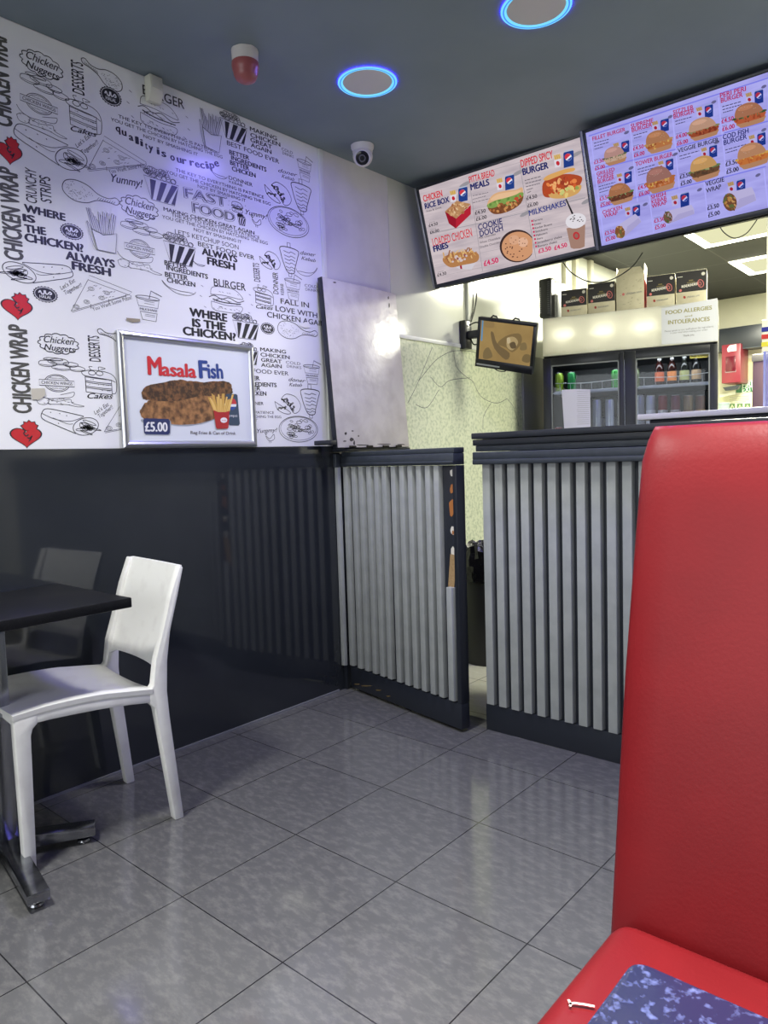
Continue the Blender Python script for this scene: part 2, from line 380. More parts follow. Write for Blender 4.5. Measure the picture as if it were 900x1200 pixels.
def halal(*a):
    p = Pl(*a); n = 22; pts = []
    for k in range(n*2):
        t = PI*k/n; r = .5 if k % 2 else .455; pts.append((.5+r*math.cos(t), .5+r*math.sin(t)))
    p.po(pts, ink); p.st(ell(.5, .5, .41, .41, n=24), .0014, pale, closed=True, layer=1)
    p.tx('HALAL', .27, .26, .73, .26, .17, .02, 0, pale, 1)
    p.st([(.24, .55), (.3, .68), (.36, .52), (.44, .52), (.46, .74)], .003, pale, layer=1); p.st([(.5, .74), (.52, .54), (.6, .54)], .003, pale, layer=1); p.st([(.6, .54), (.68, .68), (.74, .58), (.66, .52)], .003, pale, layer=1)
def cake(*a):
    p = Pl(*a)
    p.st([(.0, .84), (.12, .7), (.78, .6), (.98, .5)], .0016); p.st([(.0, .86), (.3, .95), (.8, .88), (1, .6), (.98, .08), (.85, 0)], .0016)
    for y in (.66, .5, .44, .28, .22, .04): p.st([(.1, y), (.5, y-.05), (.86, y-.07)], .0016)
    p.st([(.1, .7), (.1, .04)], .0016, sm=False); p.st([(.86, .6), (.86, 0)], .0014, sm=False)
    for cx in (.3, .52): p.st(ell(cx, .84, .1, .09, n=12), .0016, closed=True)
    p.st([(.3, .92), (.22, 1.08), (.32, 1.1)], .0014); p.st([(.52, .92), (.5, 1.1), (.7, 1.06), (.55, 1.0)], .0014)
    rn = random.Random(2)
    for _ in range(18):
        x, y = rn.uniform(.14, .82), rn.choice((.57, .36, .13)); p.st([(x, y), (x+.02, y-.01)], .0012, ink2, sm=False)
def slice_(a, b_, c):
    a, b_, c = A.loc(*a), A.loc(*b_), A.loc(*c)
    q = lambda s_, t: a*(1-s_-t) + b_*s_ + c*t
    A.stroke([q(-.02, .0), q(1.0, -.02), q(.98, .08), q(.0, .12)], .0016, ink2, closed=True)
    A.stroke([q(0, .1), q(0, 1)], .0016, ink2); A.stroke([q(.98, .06), q(0, 1)], .0016, ink2); A.stroke([q(.92, .14), q(.03, 1.02)], .0014, ink2)
    for s_, t in ((.15, .3), (.5, .25), (.2, .65), (.05, .85), (.45, .42)):
        r = (b_-a).length*.07; o = q(s_, t); A.stroke(ell(o.x, o.y, r, r*.6, 0, 10), .0014, ink2, closed=True); A.stroke(ell(o.x, o.y, r*.6, r*.3, 0, 8), .0012, ink2, closed=True)
    rn = random.Random(4)
    for _ in range(14):
        s_ = rn.uniform(.05, .7); t = rn.uniform(.15, .85-s_*.8) if s_ < .65 else .2; o = q(s_, t); A.stroke([o, o+Vector((.008, .004))], .0014, ink2)
    for s_ in (.1, .4, .7): o = q(1-s_, s_*.95); A.stroke([o, o-Vector((0, .016))], .0018, ink2)
def fries(*a):
    p = Pl(*a); rn = random.Random(6)
    for k in range(13):
        x = .2+.045*k; h = rn.uniform(.72, 1.0); dx = (x-.5)*.55; wv = .05
        p.po([(x, .42), (x+dx, h), (x+dx+wv, h-.02), (x+wv, .42)], pale, layer=k*2); p.st([(x, .42), (x+dx, h), (x+dx+wv, h-.02), (x+wv, .42)], .0015, ink2, sm=False, layer=k*2+1)
    p.po([(.15, .45), (.5, .36), (.92, .46), (.85, 0), (.3, .0)], pale, layer=27); p.st([(.15, .47), (.5, .38), (.92, .48), (.85, 0), (.3, .0), (.15, .47)], .0018, ink2, sm=False, layer=28); p.st([(.15, .47), (.02, .62), (.18, .1), (.3, 0)], .0014, ink2, layer=28)
def popcorn(*a):
    p = Pl(*a); rn = random.Random(9)
    for k in range(26): p.st(ell(.08+.84*rn.random(), .72+.24*rn.random(), .07, .07, 0, 9), .0014, ink2, closed=True)
    p.po([(.02, .66), (.98, .66), (.84, 0), (.2, 0)], pale, layer=1); p.st([(.02, .68), (.98, .66), (.84, 0), (.2, 0)], .0018, ink2, sm=False, closed=True, layer=3)
    xt = lambda y, f: (.2-.18*y/.66) + f*((.84+.14*y/.66)-(.2-.18*y/.66))
    for f in (-.12, .2, .52, .84):
        P = []
        for y, g in ((.62, f+.28), (.62, f+.46), (.02, f+.18), (.02, f)): P.append((xt(y, max(0, min(1, g))), y))
        p.po(P, ink, layer=2)
def burger(*a):
    p = Pl(*a)
    p.st([(.05, .62), (.1, .9), (.4, 1), (.75, .95), (.95, .7), (.9, .62), (.4, .66), (.05, .62)], .0016, ink2); p.st([(.0, .5), (.15, .6), (.35, .5), (.55, .6), (.8, .48), (1, .58)], .0022); p.st([(.1, .45), (.4, .38), (.9, .42)], .003)
    p.st([(.06, .35), (.1, .05), (.45, 0), (.85, .05), (.92, .32), (.5, .28), (.06, .35)], .0016, ink2); p.st([(.15, .4), (.35, .52), (.6, .4)], .0016, ink2)
    rn = random.Random(5)
    for _ in range(30): x, y = rn.uniform(.1, .85), rn.choice((.1, .15, .2, .4, .47, .8)); p.st([(x, y), (x+.04, y-.03)], .0012, ink2, sm=False)
    for x, y in ((-.2, .9), (-.25, .5), (-.15, .1), (1.15, .9), (1.2, .5), (1.1, .15)): p.st([(x, y), (x+.06, y-.04)], .0014, ink2, sm=False)
def cup(*a):
    p = Pl(*a)
    p.st([(.0, .72), (.88, .70), (.72, .0), (.2, .02)], .0018, ink2, sm=False, closed=True); p.st(ell(.44, .73, .46, .07, 0, 16), .0018, ink2, closed=True); p.st([(.5, .72), (.58, .98), (1, .85)], .0022, sm=False)
    p.po([(.07, .45), (.83, .44), (.79, .26), (.12, .27)], pale, layer=1); p.st([(.07, .45), (.83, .44)], .0014, ink2, sm=False, layer=2); p.st([(.12, .27), (.79, .26)], .0014, ink2, sm=False, layer=2)
    p.tx('MILKSHAKE', .12, .32, .78, .32, .07, .02, 0, ink, 2)
    for y in (.15, .2, .55, .62): p.st([(.3, y), (.7, y-.01)], .001, ink2, sm=False)
def doner(*a):
    p = Pl(*a)
    p.st([(.05, .8), (.5, .85), (1, .8), (.95, .6), (.8, .3), (.72, .12), (.4, .12), (.2, .35), (.08, .6)], .0028, closed=True)
    p.st([(.42, .84), (.42, .98), (.58, .98), (.58, .84)], .002, sm=False); p.st([(.45, .12), (.45, 0), (.6, 0), (.6, .12)], .002, sm=False)
    for y in (.72, .6, .5, .4, .28, .2): p.st([(.2+.2*(.8-y), y), (.5, y-.03), (.6, y+.01), (.85-.1*(.8-y), y-.03)], .0018)
def cookie(*a):
    p = Pl(*a); rn = random.Random(1)
    p.st([(.25, .75), (.45, 1), (.8, .9), (1, .5), (.92, .15), (.72, .05), (.55, .4), (.25, .75)], .0018); p.st([(.0, .6), (.1, .2), (.4, .0), (.6, .05), (.35, .3), (.0, .6)], .0018)
    for k in range(24):
        t = k/24; p.st(ell(.28+.4*t+rn.uniform(0, .25)*math.sin(t*PI), .72-.6*t+rn.uniform(0, .3)*math.sin(t*PI), .03, .03, 0, 6), .002, closed=True)
    for k in range(9): p.st(ell(.1+.35*rn.random(), .15+.25*rn.random(), .025, .025, 0, 6), .002, closed=True)
def pizza(*a):
    p = Pl(*a); rn = random.Random(12)
    p.st(ell(.5, .5, .5, .5, 0, 36), .002, closed=True); p.st(ell(.5, .52, .46, .45, 0, 36), .0014, ink2, closed=True)
    for k in range(34):
        r = .38*math.sqrt(rn.random()); t = rn.uniform(0, 2*PI); p.st(ell(.5+r*math.cos(t), .52+r*math.sin(t), rn.uniform(.03, .08), rn.uniform(.03, .07), t, 9), .0015, closed=True)
def chili(*a):
    p = Pl(*a); p.st([(0, .95), (.1, .6), (.4, .15), (.75, .1), (.95, .3), (1, .5)], .0016, ink2); p.st([(0, .95), (.2, .5), (.5, .35), (.8, .35), (.95, .3)], .0016, ink2)

# --- left column
for s_, e_ in (((14, 150), (7, 41)), ((27, 306), (19.6, 200)), ((36.7, 484), (30.8, 382.5))): T('CHICKEN WRAP', *s_, *e_, 20.5, .045, mat('khaki_print', (84, 84, 80), .3))
heart(-4, 25, 160, 192); heart(2, 37, 343, 374); heart(12.5, 48, 493, 524)
cloud(24, 73, 62, 90, -.06); cloud(44.7, 92, 391, 415); cloud(140.7, 185, 230, 257)
nuggets(22.6, 79.5, 90, 112, -.05); nuggets(44, 98.7, 419, 437); nuggets(140.4, 190.7, 259, 278)
badge(24, 67, 111, 133, -.05); badge(46, 87, 439, 459); badge(146, 181, 281, 302)
wings(20, 77.6, 130, 153, -.05); wings(42.5, 98, 457, 476); wings(138, 189, 296.4, 318)
wrap(15.7, 101, 160, 191, -.14); wrap(47, 115, 484, 508, -.18); wrap(3.4, 86.6, 308.5, 333, .1, True)
T('DESSERTS', 99, 112.5, 97, 75, 13, .01); T('DESSERTS', 118, 424, 115.8, 394, 13, .01); T('DESSERTS', 304.9, 330.6, 303.4, 309, 7, .01)
drum(95, 144, 77, 97, -.3, True); drum(72, 139.5, 216, 240, -.02); drum(324.4, 372, 378, 398); drum(114, 160, 386, 404, -.2, True)
halal(116.6, 142.6, 102, 124); halal(70, 98, 262, 281); halal(38, 68, 335.4, 354.6); halal(305, 322, 378, 392)
cake(77.6, 118, 119, 152); cake(96, 136, 433, 461); cake(297, 320, 337, 357)
T('Cakes', 83, 153, 113.6, 161, 6, .015, shear=.4); T('Cakes', 102.5, 466.7, 132.5, 467.5, 6, .015, shear=.4); T('Cakes', 300, 361, 320, 363.5, 4.5, .01, shear=.4)
for q in ((90.5, 173.5, 107, 160, 97, 181, 116, 168), (72, 340, 88.6, 330, 76.5, 345.5, 96.7, 335.4), (111.7, 486, 128, 475, 116.7, 490, 133, 478)):
    T("Let's Eat", *q[:4], 4.5, 0, shear=.2); T('Together!!', *q[4:], 4.5, 0, shear=.2)
slice_((123, 160), (171, 191), (102.5, 199)); slice_((105.7, 323), (154, 343), (83.3, 364.6)); slice_((143, 472), (190, 492), (122, 506))
T('You Want Some Pizza?', 128, 203.6, 172.8, 195.3, 4.2, 0, ink2); T('You Want Some Pizza?', 109, 364.6, 155, 350, 4.2, 0, ink2)
T('Yummy!', 131, 213, 168, 220, 9, .012, shear=.35); T('Yummy!', 288, 251, 313.5, 257, 5.5, .005, shear=.35); T('Yummy!', 301.4, 507.4, 325, 506, 4.5, .005, shear=.35)
T('CRUNCHY', 43.3, 239.3, 42, 199.6, 12, .012); T('STRIPS', 60.4, 238.6, 58.5, 208.3, 12, .012)
BH = .05
T('WHERE', 29, 248, 76.3, 259, 8.5, BH); T('IS', 27.7, 258.8, 40.5, 261.5, 8, BH); T('THE', 29.6, 271.8, 53.7, 275.5, 8.5, BH); T('CHICKEN?', 29.6, 282.5, 97.5, 295.5, 9, BH)
T('ALWAYS', 77.6, 303.5, 134.3, 314, 9, BH); T('FRESH', 85, 315.5, 129.4, 323.6, 9, BH)
fries(101, 139, 245, 294); fries(232.7, 261, 130, 175, -.1)
cup(160, 190, 340, 376); cup(334, 354, 321, 352); cup(348.6, 366.6, 182.6, 212); cup(356, 376.6, 422, 450.5)
popcorn(168, 210, 199, 237); popcorn(191, 230, 275, 310); popcorn(257.5, 290, 134, 165); popcorn(272, 304, 368, 397); popcorn(281, 303, 402, 427)
burger(162, 210, 118, 153, -.06); burger(245, 286, 337, 366)
T('BURGER', 167.5, 110, 216, 128, 10.5, .008); T('BURGER', 250.8, 335, 288, 341, 8.5, .008)
K3 = ('THE KEY TO EVERYTHING IS PATIENCE', 'YOU GET THE CHICKEN BY HATCHING THE EGG', 'NOT BY SMASHING IT')
for L3 in (((138.7, 138, 255, 180), (130, 141.5, 260.7, 186), (168, 161, 231.8, 183)), ((205.7, 200.6, 309, 233), (194.5, 203, 317, 241), (231.6, 219.7, 287.9, 237)), ((201, 253.5, 304, 280.5), (190, 255.7, 313.7, 287), (227, 270.5, 283, 285.5))):
    for t, q in zip(K3, L3): T(t, *q, 3.6, .004)
T('IS PATIENCE', 294, 484.7, 321, 485, 3, 0); T('HATCHING THE EGG', 290, 489.5, 329.5, 490, 3, 0); T('IT', 297, 494, 302, 494, 3, 0)
arc = [(58, 168), (108, 200), (165, 240), (213, 268), (250, 285), (288, 308), (325, 325), (384, 352), (430, 372), (502, 402), (556, 420), (598, 432), (660, 445), (703, 458), (745, 466), (785, 468), (825, 466), (862, 450)]
for i, ch in enumerate('qualityisourrecipe'):
    x, y = arc[i]; d = .30 if i < 7 else (.3 if i < 9 else .2 - .06*max(0, i-12)); hw = 16 if ch not in 'ilt' else 8
    if ch == 'i': hw = 7
    c0 = (130+(x-hw)/6.923, 130+(y-hw*d)/6.923); c1 = (130+(x+hw)/6.923, 130+(y+hw*d)/6.923); T(ch, *c0, *c1, 8.2, .035)
def outl(t, *q):
    T(t, *q, 12, .045, ink2, 0); T(t, *q, 12, .012, pale, 4); T(t, q[0]+.6, q[1]-1.2, q[2]-.4, q[3]-1.6, 9.5, -.012, ink2, 8)
outl('FAST', 216.7, 231.7, 265.8, 243); outl('FOOD', 226, 249, 275, 261)
burger(271, 285, 237, 249); popcorn(278, 288, 251, 264); T('MAKING CHICKEN GREAT AGAIN', 191.7, 246.8, 298, 275, 4, .02)
T("LET'S KETCHUP SOON", 205, 274, 279.6, 292.5, 5.2, 0); T('BEST FOOD EVER', 232, 288, 298, 304.6, 5, .008)
T('ALWAYS', 237, 298, 277.7, 307.5, 7.5, BH); T('FRESH', 243.4, 309.5, 275, 316.6, 8, BH)
for t, q in zip(('BETTER', 'INGREDIENTS', 'BETTER', 'CHICKEN'), ((193, 310.4, 219, 315), (195.3, 316, 243.4, 327), (193.6, 324, 220, 328.5), (195.8, 330.6, 228.7, 336.4))): T(t, *q, 5.4, .03)
for t, q in zip(('MAKING', 'CHICKEN', 'GREAT', 'AGAIN'), ((293, 153, 324.4, 164.7), (293.6, 160.3, 328.4, 172), (293.6, 166, 318.6, 174.8), (294, 172, 318, 180.6))): T(t, *q, 4.6, .02)
for t, q in zip(('MAKING', 'CHICKEN', 'GREAT', 'AGAIN'), ((305, 411.4, 335, 414.4), (305.4, 417.5, 339.3, 421), (306, 423.6, 330, 426), (306, 429.7, 330, 431.6))): T(t, *q, 4.2, .02)
T('BEST FOOD EVER', 266, 169.7, 327, 192, 5, .008); T('BEST FOOD EVER', 276, 435, 338, 440, 4.6, .008)
for t, q in zip(('BETTER', 'INGREDIENTS', 'BETTER', 'CHICKEN'), ((269, 180.6, 292, 187.8), (271, 187, 312, 201.5), (269.8, 192.8, 292, 200), (272, 200, 299.4, 208.3))): T(t, *q, 5, .03)
for t, q in zip(('BETTER', 'INGREDIENTS', 'BETTER', 'CHICKEN'), ((281, 445.2, 304.2, 445.6), (283, 452, 324, 453.6), (281, 457.2, 305, 457.5), (285, 463, 312, 463.6))): T(t, *q, 4.8, .03)
T('DONNER', 268, 210, 296, 219, 4.2, .005); T('KEBAB', 268.5, 214, 284, 218.8, 2.6, .005); T('DONNER', 286, 474, 308.7, 474.7, 3.6, .005)
for t, q in zip(('WHERE', 'IS THE', 'CHICKEN?'), ((222.7, 370, 265.8, 377), (226, 382.5, 264, 387.5), (215, 392, 276, 399.5))): T(t, *q, 9, BH)
for t, q in zip(('FALL IN', 'LOVE WITH', 'CHICKEN AGAIN'), ((329, 355.7, 362, 360.8), (323, 364.2, 371.7, 372.7), (313, 371.4, 381, 382.7))): T(t, *q, 6, .012)
doner(341, 364, 209.5, 251); doner(327.7, 349.7, 284, 324); doner(352, 374, 450, 490)
cookie(310, 341, 214, 237.6, -.1); cookie(304, 328, 295, 315); cookie(322, 352, 462, 485)
pizza(314, 361.5, 243.4, 277); pizza(327, 372, 487.8, 518)
for q in ((326, 201.5, 348.6, 207.5, 330, 208, 345, 212.5), (352, 298, 370, 301, 353, 304, 370, 307.5), (338, 446.5, 358, 448.5, 338.7, 452.5, 354, 453.3)):
    T('doner', *q[:4], 4.4, .002, shear=.4); T('Kebab', *q[4:], 4, .002, shear=.4)
T('DONNER', 326.3, 345, 325.4, 319.8, 6, .005); T('KEBAB', 332.6, 346, 332, 333, 3.6, .003)
chili(190, 229, 331, 346); chili(245, 266, 198, 209); chili(226, 240, 306, 312); chili(347, 372, 310, 325, 0, True)
for q in ((330, 176, 343, 181), (357, 336, 372, 338), (335, 426, 352, 428)): T('COLD', *q, 3.2, 0, ink2); T('DRINKS', q[0]+1, q[1]+4.5, q[2]+1, q[3]+4.5, 3, 0, ink2)
for x0, y0 in ((300, 258), (316, 511)):   # small hen
    p = Pl(x0-6, x0+6, y0-6, y0+7); p.st([(.1, .8), (.2, .5), (.5, .3), (.9, .7), (.95, .3), (.6, .1), (.3, .2), (.1, .55)], .0016); p.st([(.45, .1), (.45, -.1)], .0014, sm=False); p.st([(.6, .1), (.62, -.1)], .0014, sm=False); p.st(ell(.15, .8, .1, .1, 0, 8), .0016, closed=True)
A.poly([A.loc(u, v) for u, v in ((147, 372.5), (163.5, 374), (164, 377), (155, 378), (148, 375))], mat('torn_brown_patch', (150, 140, 120), .7), 30)
A.poly([A.loc(u, v) for u, v in ((36, 455.5), (52, 455), (53, 463), (46, 468.5), (37, 468))], tape, 29)
A.poly([A.loc(u, v) for u, v in ((350, 379.5), (361, 377), (363.5, 383.5), (357, 384.5), (352, 382.5))], mat('torn_paper_patch', (236, 236, 232), .6), 30)
A.build('wallpaper_print', wl)
# ================================================================ HALF DOOR, COUNTER, HATCH
M_slate = mat('slate_satin_paint', (56, 62, 70), .38, noise=30, col2=(62, 68, 76))
M_slat = mat('grey_slat_paint', (166, 170, 170), .5, noise=14, col2=(156, 160, 161))
M_dark = mat('dark_panel_paint', (36, 40, 48), .35)
M_chip = mat('bare_orange_fibreboard', (178, 112, 58), .7); M_raw = mat('raw_fibreboard', (176, 146, 104), .8, noise=120, col2=(158, 128, 90)); M_hole = mat('chipped_white_primer', (226, 222, 212), .6)

# fixed hinge post on the wall
hp = thing('hinge_post', 'narrow slate hinge post with one grey slat, fixed to wall left of half door', 'post', (.03, 1.53, 0))
b = B(); box(b, .006, .026, 1.50, 1.56, .0, 1.1, .002); obj('post_body', b, M_dark, hp, world=True)
b = B(); prism(b, [(.006, 1.50, .125), (.008, 1.483, .125), (.030, 1.483, .125), (.034, 1.50, .125)], (0, 0, .975), bev=.001); obj('slat', b, M_slat, hp, world=True)
b = B(); box(b, .006, .028, 1.475, 1.56, 1.101, 1.165, .003); obj('post_cap', b, M_slate, hp, world=True)

DO = Vector((.036, 1.512, 0)); DD = Vector((.9823, -.1857, 0)); DA = math.atan2(DD.y, DD.x)
dr = thing('half_door', 'low swing door of grey slats standing slightly open between wall and counter', 'door', DO, DA)
def ps(s): return s - .037                      # measured distance along the door -> local x
b = B(); box(b, 0, ps(.815), .018, .052, .012, 1.10, .002); obj('door_panel', b, M_dark, dr)
b = B()
xs = [.0415, .109, .1665, .228, .2865, .343, .4095, .468, .5255, .581, .6385, .692]
for i, s in enumerate(xs):
    x = ps(s); prism(b, [(x, .018, .125), (x+.001, -.004, .125), (x+.031, -.004, .125), (x+.0345, .018, .125)], (0, 0, .975), bev=.001)
x = ps(.752); prism(b, [(x, .018, .125), (x+.001, -.004, .125), (x+.032, -.004, .125), (x+.036, .018, .125)], (0, 0, .475), bev=.001)
obj('slat_cladding', b, M_slat, dr)
b = B(); box(b, -.004, ps(.817), -.008, .055, 1.102, 1.150, .004); box(b, -.004, ps(.817), -.003, .055, 1.150, 1.172, .003); box(b, -.004, ps(.817), -.013, .055, 1.108, 1.118, .003)
obj('top_rail', b, M_slate, dr)
b = B(); box(b, 0, ps(.818), .004, .052, .012, .118, .002); obj('kick_board', b, M_dark, dr)
b = B(); box(b, ps(.795), ps(.818), .006, .053, .118, 1.10, .002); obj('edge_stile', b, M_dark, dr)
# paint chips and scars on the free edge
R2 = Matrix.Rotation(DA, 3, 'Z')
a_ = Art(DO + R2 @ Vector((0, .0178, 0)), DD, (0, 0, 1), .0012)
def blob(art, u, v, ru, rv, m, layer=0, seed=0):
    rn = random.Random(seed); P = []
    for k in range(12):
        t = 2*PI*k/12; q = rn.uniform(.75, 1.1); P.append(art.loc(u+ru*q*math.cos(t), v+rv*q*math.sin(t)))
    art.poly(P, m, layer)
blob(a_, 530, 554, 2.6, 5, M_hole, 0, 1); blob(a_, 530, 573, 2.6, 6, M_chip, 0, 2); blob(a_, 529.5, 595, 3.4, 11, M_chip, 0, 3); blob(a_, 531, 622, 2.8, 6, M_hole, 0, 4); blob(a_, 531, 624, 1.3, 2.4, M_chip, 1, 5); blob(a_, 531, 646, 2.5, 6, M_hole, 0, 6)
a_.poly([a_.loc(u, v) for u, v in ((528, 649), (535.5, 651), (532, 695), (525, 694))], M_raw, 2)
for u, v, s in ((421, 801, 1.2), (432, 803, 2.2), (446, 808, 1.2), (458, 815, 1)): blob(a_, u, v, 3*s, .8, mat('scuffed_ochre', (104, 88, 56), .7), 130, int(u))
a_.build('paint_chip', dr)
b = B(); prism(b, [(0, 0, 0), (0, 0, 0.1), (.001, 0, .1), (.001, 0, 0)], (0, .001, 0)); b.free()

# counter
CX, CY, CEND = .862, 1.46, 3.7
ct = thing('service_counter', 'long serving counter clad in grey vertical slats with a black moulded top', 'counter', (CX, CY+.02, 0))
b = B(); box(b, CX+.004, CEND, CY+.02, 2.0, 0, 1.10, .002); obj('counter_body', b, M_dark, ct, world=True)
b = B(); x = CX+.008; k = 0
while x < CEND-.05:
    prism(b, [(x-.001, CY+.02, .112), (x+.001, CY, .112), (x+.035, CY, .112), (x+.040, CY+.02, .112)], (0, 0, .99), bev=.001); x += .0583; k += 1
obj('slat_cladding', b, M_slat, ct, world=True)
b = B(); box(b, CX, CEND, CY+.006, 2.0, 0, .11, .002); obj('plinth', b, M_dark, ct, world=True)
b = B(); box(b, .836, CEND, CY-.022, 2.03, 1.202, 1.226, .003); box(b, .838, CEND, CY-.016, 2.03, 1.176, 1.200, .003); obj('counter_top', b, mat('charcoal_worktop', (40, 44, 50), .35), ct, world=True)
b = B(); box(b, .846, CEND, CY-.006, 2.0, 1.152, 1.176, .002); box(b, .838, CEND, CY-.02, 2.0, 1.118, 1.150, .004); box(b, .842, CEND, CY-.028, 2.0, 1.10, 1.120, .004); obj('moulding', b, M_slate, ct, world=True)
a_ = Art((0, CY-.0065, 0), (1, 0, 0), (0, 0, 1)); blob(a_, 566, 535.5, 6, 2.6, M_chip, 0, 3); blob(a_, 590, 533, 10, .5, M_hole, 0, 4); a_.build('paint_chip', ct)
# white service ledge behind the counter top
lg = thing('service_ledge', 'thin white ledge along the back of the counter in front of the fridge', 'shelf', (1.4, 2.02, 1.226))
b = B(); box(b, 1.32, 3.6, 1.93, 2.028, 1.26, 1.283, .003); obj('ledge_board', b, mat('white_laminate', (222, 220, 208), .35), lg, world=True)
b = B(); box(b, 1.36, 3.58, 1.96, 2.0, 1.2262, 1.26, .002); obj('ledge_foot', b, M_dark, lg, world=True)

# raised counter hatch
hb = thing('hatch_batten', 'short dark batten on the wall under the raised white hatch', 'batten', (.05, 1.7, 1.13))
b = B(); box(b, .016, .115, 1.345, 1.40, 1.207, 1.228, .003); box(b, .006, .105, 1.475, 1.95, 1.1745, 1.1895, .003); obj('batten_board', b, M_dark, hb, world=True)
hf = thing('counter_hatch', 'scuffed white counter hatch flap tipped up against the left wall', 'hatch', (.08, 1.67, 1.19))
T0, T1 = Vector((.048, 0, 1.985)), Vector((.110, 0, 1.193)); hd = (T0-T1).normalized(); hn = Vector((hd.z, 0, -hd.x))
M_hatch = mat('worn_white_laminate', (206, 202, 198), .28, noise=11, col2=(190, 185, 182), bump=(9, .55, .008))
def hatch_box(y0, y1, t0, t1, a0, a1, mname, nm):
    b = B(); P = []
    L = (T0-T1).length
    P = [T1 + hd*(L*t0) + hn*a0, T1 + hd*(L*t1) + hn*a0, T1 + hd*(L*t1) + hn*a1, T1 + hd*(L*t0) + hn*a1]
    prism(b, [Vector((p.x, y0, p.z)) for p in P], (0, y1-y0, 0), bev=.0015); return obj(nm, b, mname, hf, world=True)
hatch_box(1.409, 1.936, 0, 1, -.003, 0, M_hatch, 'laminate_face'); hatch_box(1.405, 1.938, -.002, 1.002, -.03, -.003, M_dark, 'hatch_board')
b = B()
for y0, y1 in ((1.43, 1.86),): box(b, .104, .118, y0, y1, 1.1905, 1.1925, .0005)
for y in (1.50, 1.62, 1.74, 1.84): tube(b, [(.119, y-.02, 1.1965), (.119, y+.02, 1.1965)], .0055)
obj('piano_hinge', b, mat('blackened_metal', (40, 38, 36), .5, .6), hf, world=True)
a_ = Art(T1, (0, 1, 0), hd, .0006)
for u, v, ru, rv in ((412, 515, 2.5, 2.5), (405, 508, 1.5, 2), (415, 519, 1.2, 3), (420, 511, 1, 1), (404, 517, 2.2, .8), (413, 505, 1.5, .8), (470, 521, 5, .7), (392, 331, 2, .8), (455, 349, .8, 2), (456, 358, .8, 3), (450, 520.5, 8, .6), (425, 521.5, 8, .7)): blob(a_, u, v, ru, rv, mat('dark_scuff', (64, 60, 58), .7), 0, int(u*v))
a_.build('scuff', hf)

# ================================================================ POSTER
po = thing('framed_poster', 'silver framed landscape poster of masala fish leaning above the black dado', 'poster', (.02, .695, 1.206))
Y0, Y1, Z0, Z1 = .383, 1.008, 1.205, 1.634; fw = .026
M_alu = mat('brushed_silver_frame', (196, 198, 204), .28, .85)
b = B()
def bar(bm, P, pr):  # mitred snap-frame bar with a rounded face
    pass
for (ya, za, yb, zb, ny, nz) in ((Y0, Z0, Y1, Z0, 0, 1), (Y1, Z0, Y1, Z1, -1, 0), (Y1, Z1, Y0, Z1, 0, -1), (Y0, Z1, Y0, Z0, 1, 0)):
    d = Vector((0, yb-ya, zb-za)).normalized(); nn = Vector((0, ny, nz)); rings = []
    for e, sgn in ((Vector((0, ya, za)), 1), (Vector((0, yb, zb)), -1)):
        rings.append([e + d*sgn*q*fw + nn*q*fw + Vector((xx, 0, 0)) for q, xx in ((0, .006), (0, .016), (.2, .022), (.5, .025), (.8, .021), (1, .014), (1, .006))])
    loft(b, rings)
obj('snap_frame', b, M_alu, po, world=True, angle=25)
b = B(); box(b, .004, .012, Y0+.01, Y1-.01, Z0+.01, Z1-.01); obj('poster_sheet', b, mat('poster_paper', (214, 219, 228), .18), po, world=True)
P_ = Art((.012, 0, 0), (0, 1, 0), (0, 0, 1))
def k7(x, y): return P_.loc(120+x/4.737, 370+y/4.737)
def PT(t, x0, y0, x1, y1, h, m, layer=0, bold=.02, shear=0.):
    a, c = k7(x0, y0), k7(x1, y1); hh = (k7((x0+x1)/2, (y0+y1)/2-h) - k7((x0+x1)/2, (y0+y1)/2)).length; P_.text(t, a, c, hh, m, layer, bold, shear)
mr = mat('poster_red', (200, 44, 54), .3); mb_ = mat('poster_blue', (40, 66, 136), .3)
for dx, mm, ly in ((2.5, mat('print_shadow', (150, 156, 168), .3), 0), (0, None, 2)):
    PT('M', 256+dx, 325+dx, 327+dx, 330+dx, 98, mm or mr, ly*4, .035); PT('asala', 333+dx, 331+dx, 518+dx, 343+dx, 72, mm or mr, ly*4, .03)
    PT('F', 541+dx, 344+dx, 583+dx, 346+dx, 94, mm or mb_, ly*4, .035); PT('ish', 588+dx, 345+dx, 668+dx, 347+dx, 78, mm or mb_, ly*4, .03)
fish = mat('fried_fish_print', (82, 54, 36), .3, noise=42, col2=(170, 122, 78), detail=10, lo=.36, hi=.66)
fishd = mat('fried_fish_dark_print', (60, 40, 30), .3, noise=60, col2=(128, 88, 56), detail=10)
rn = random.Random(5)
def rough(pts, amp=3, k=5):
    return [(p[0]+rn.uniform(-amp, amp), p[1]+rn.uniform(-amp, amp)) for p in smoothpts([(x, y, 0) for x, y in pts], k, True)]
P_.poly([k7(*p) for p in rough([(215, 575), (240, 600), (340, 605), (470, 612), (590, 590), (640, 560), (560, 560), (300, 580)], 1)], MC['print_shadow'], 4)
P_.poly([k7(*p) for p in rough([(208, 540), (225, 500), (270, 468), (400, 452), (560, 425), (690, 420), (660, 520), (600, 580), (450, 605), (330, 590), (232, 572)])], fish, 5)
P_.poly([k7(*p) for p in rough([(222, 455), (225, 410), (270, 385), (400, 358), (470, 360), (560, 368), (690, 365), (716, 400), (706, 440), (560, 445), (400, 475), (270, 470)])], fishd, 6)
def shape(pts, m, ly): P_.poly([k7(*p) for p in pts], m, ly)
shape([(232, 575), (372, 578), (380, 590), (378, 655), (370, 664), (240, 662), (232, 652)], MC['print_shadow'], 7)
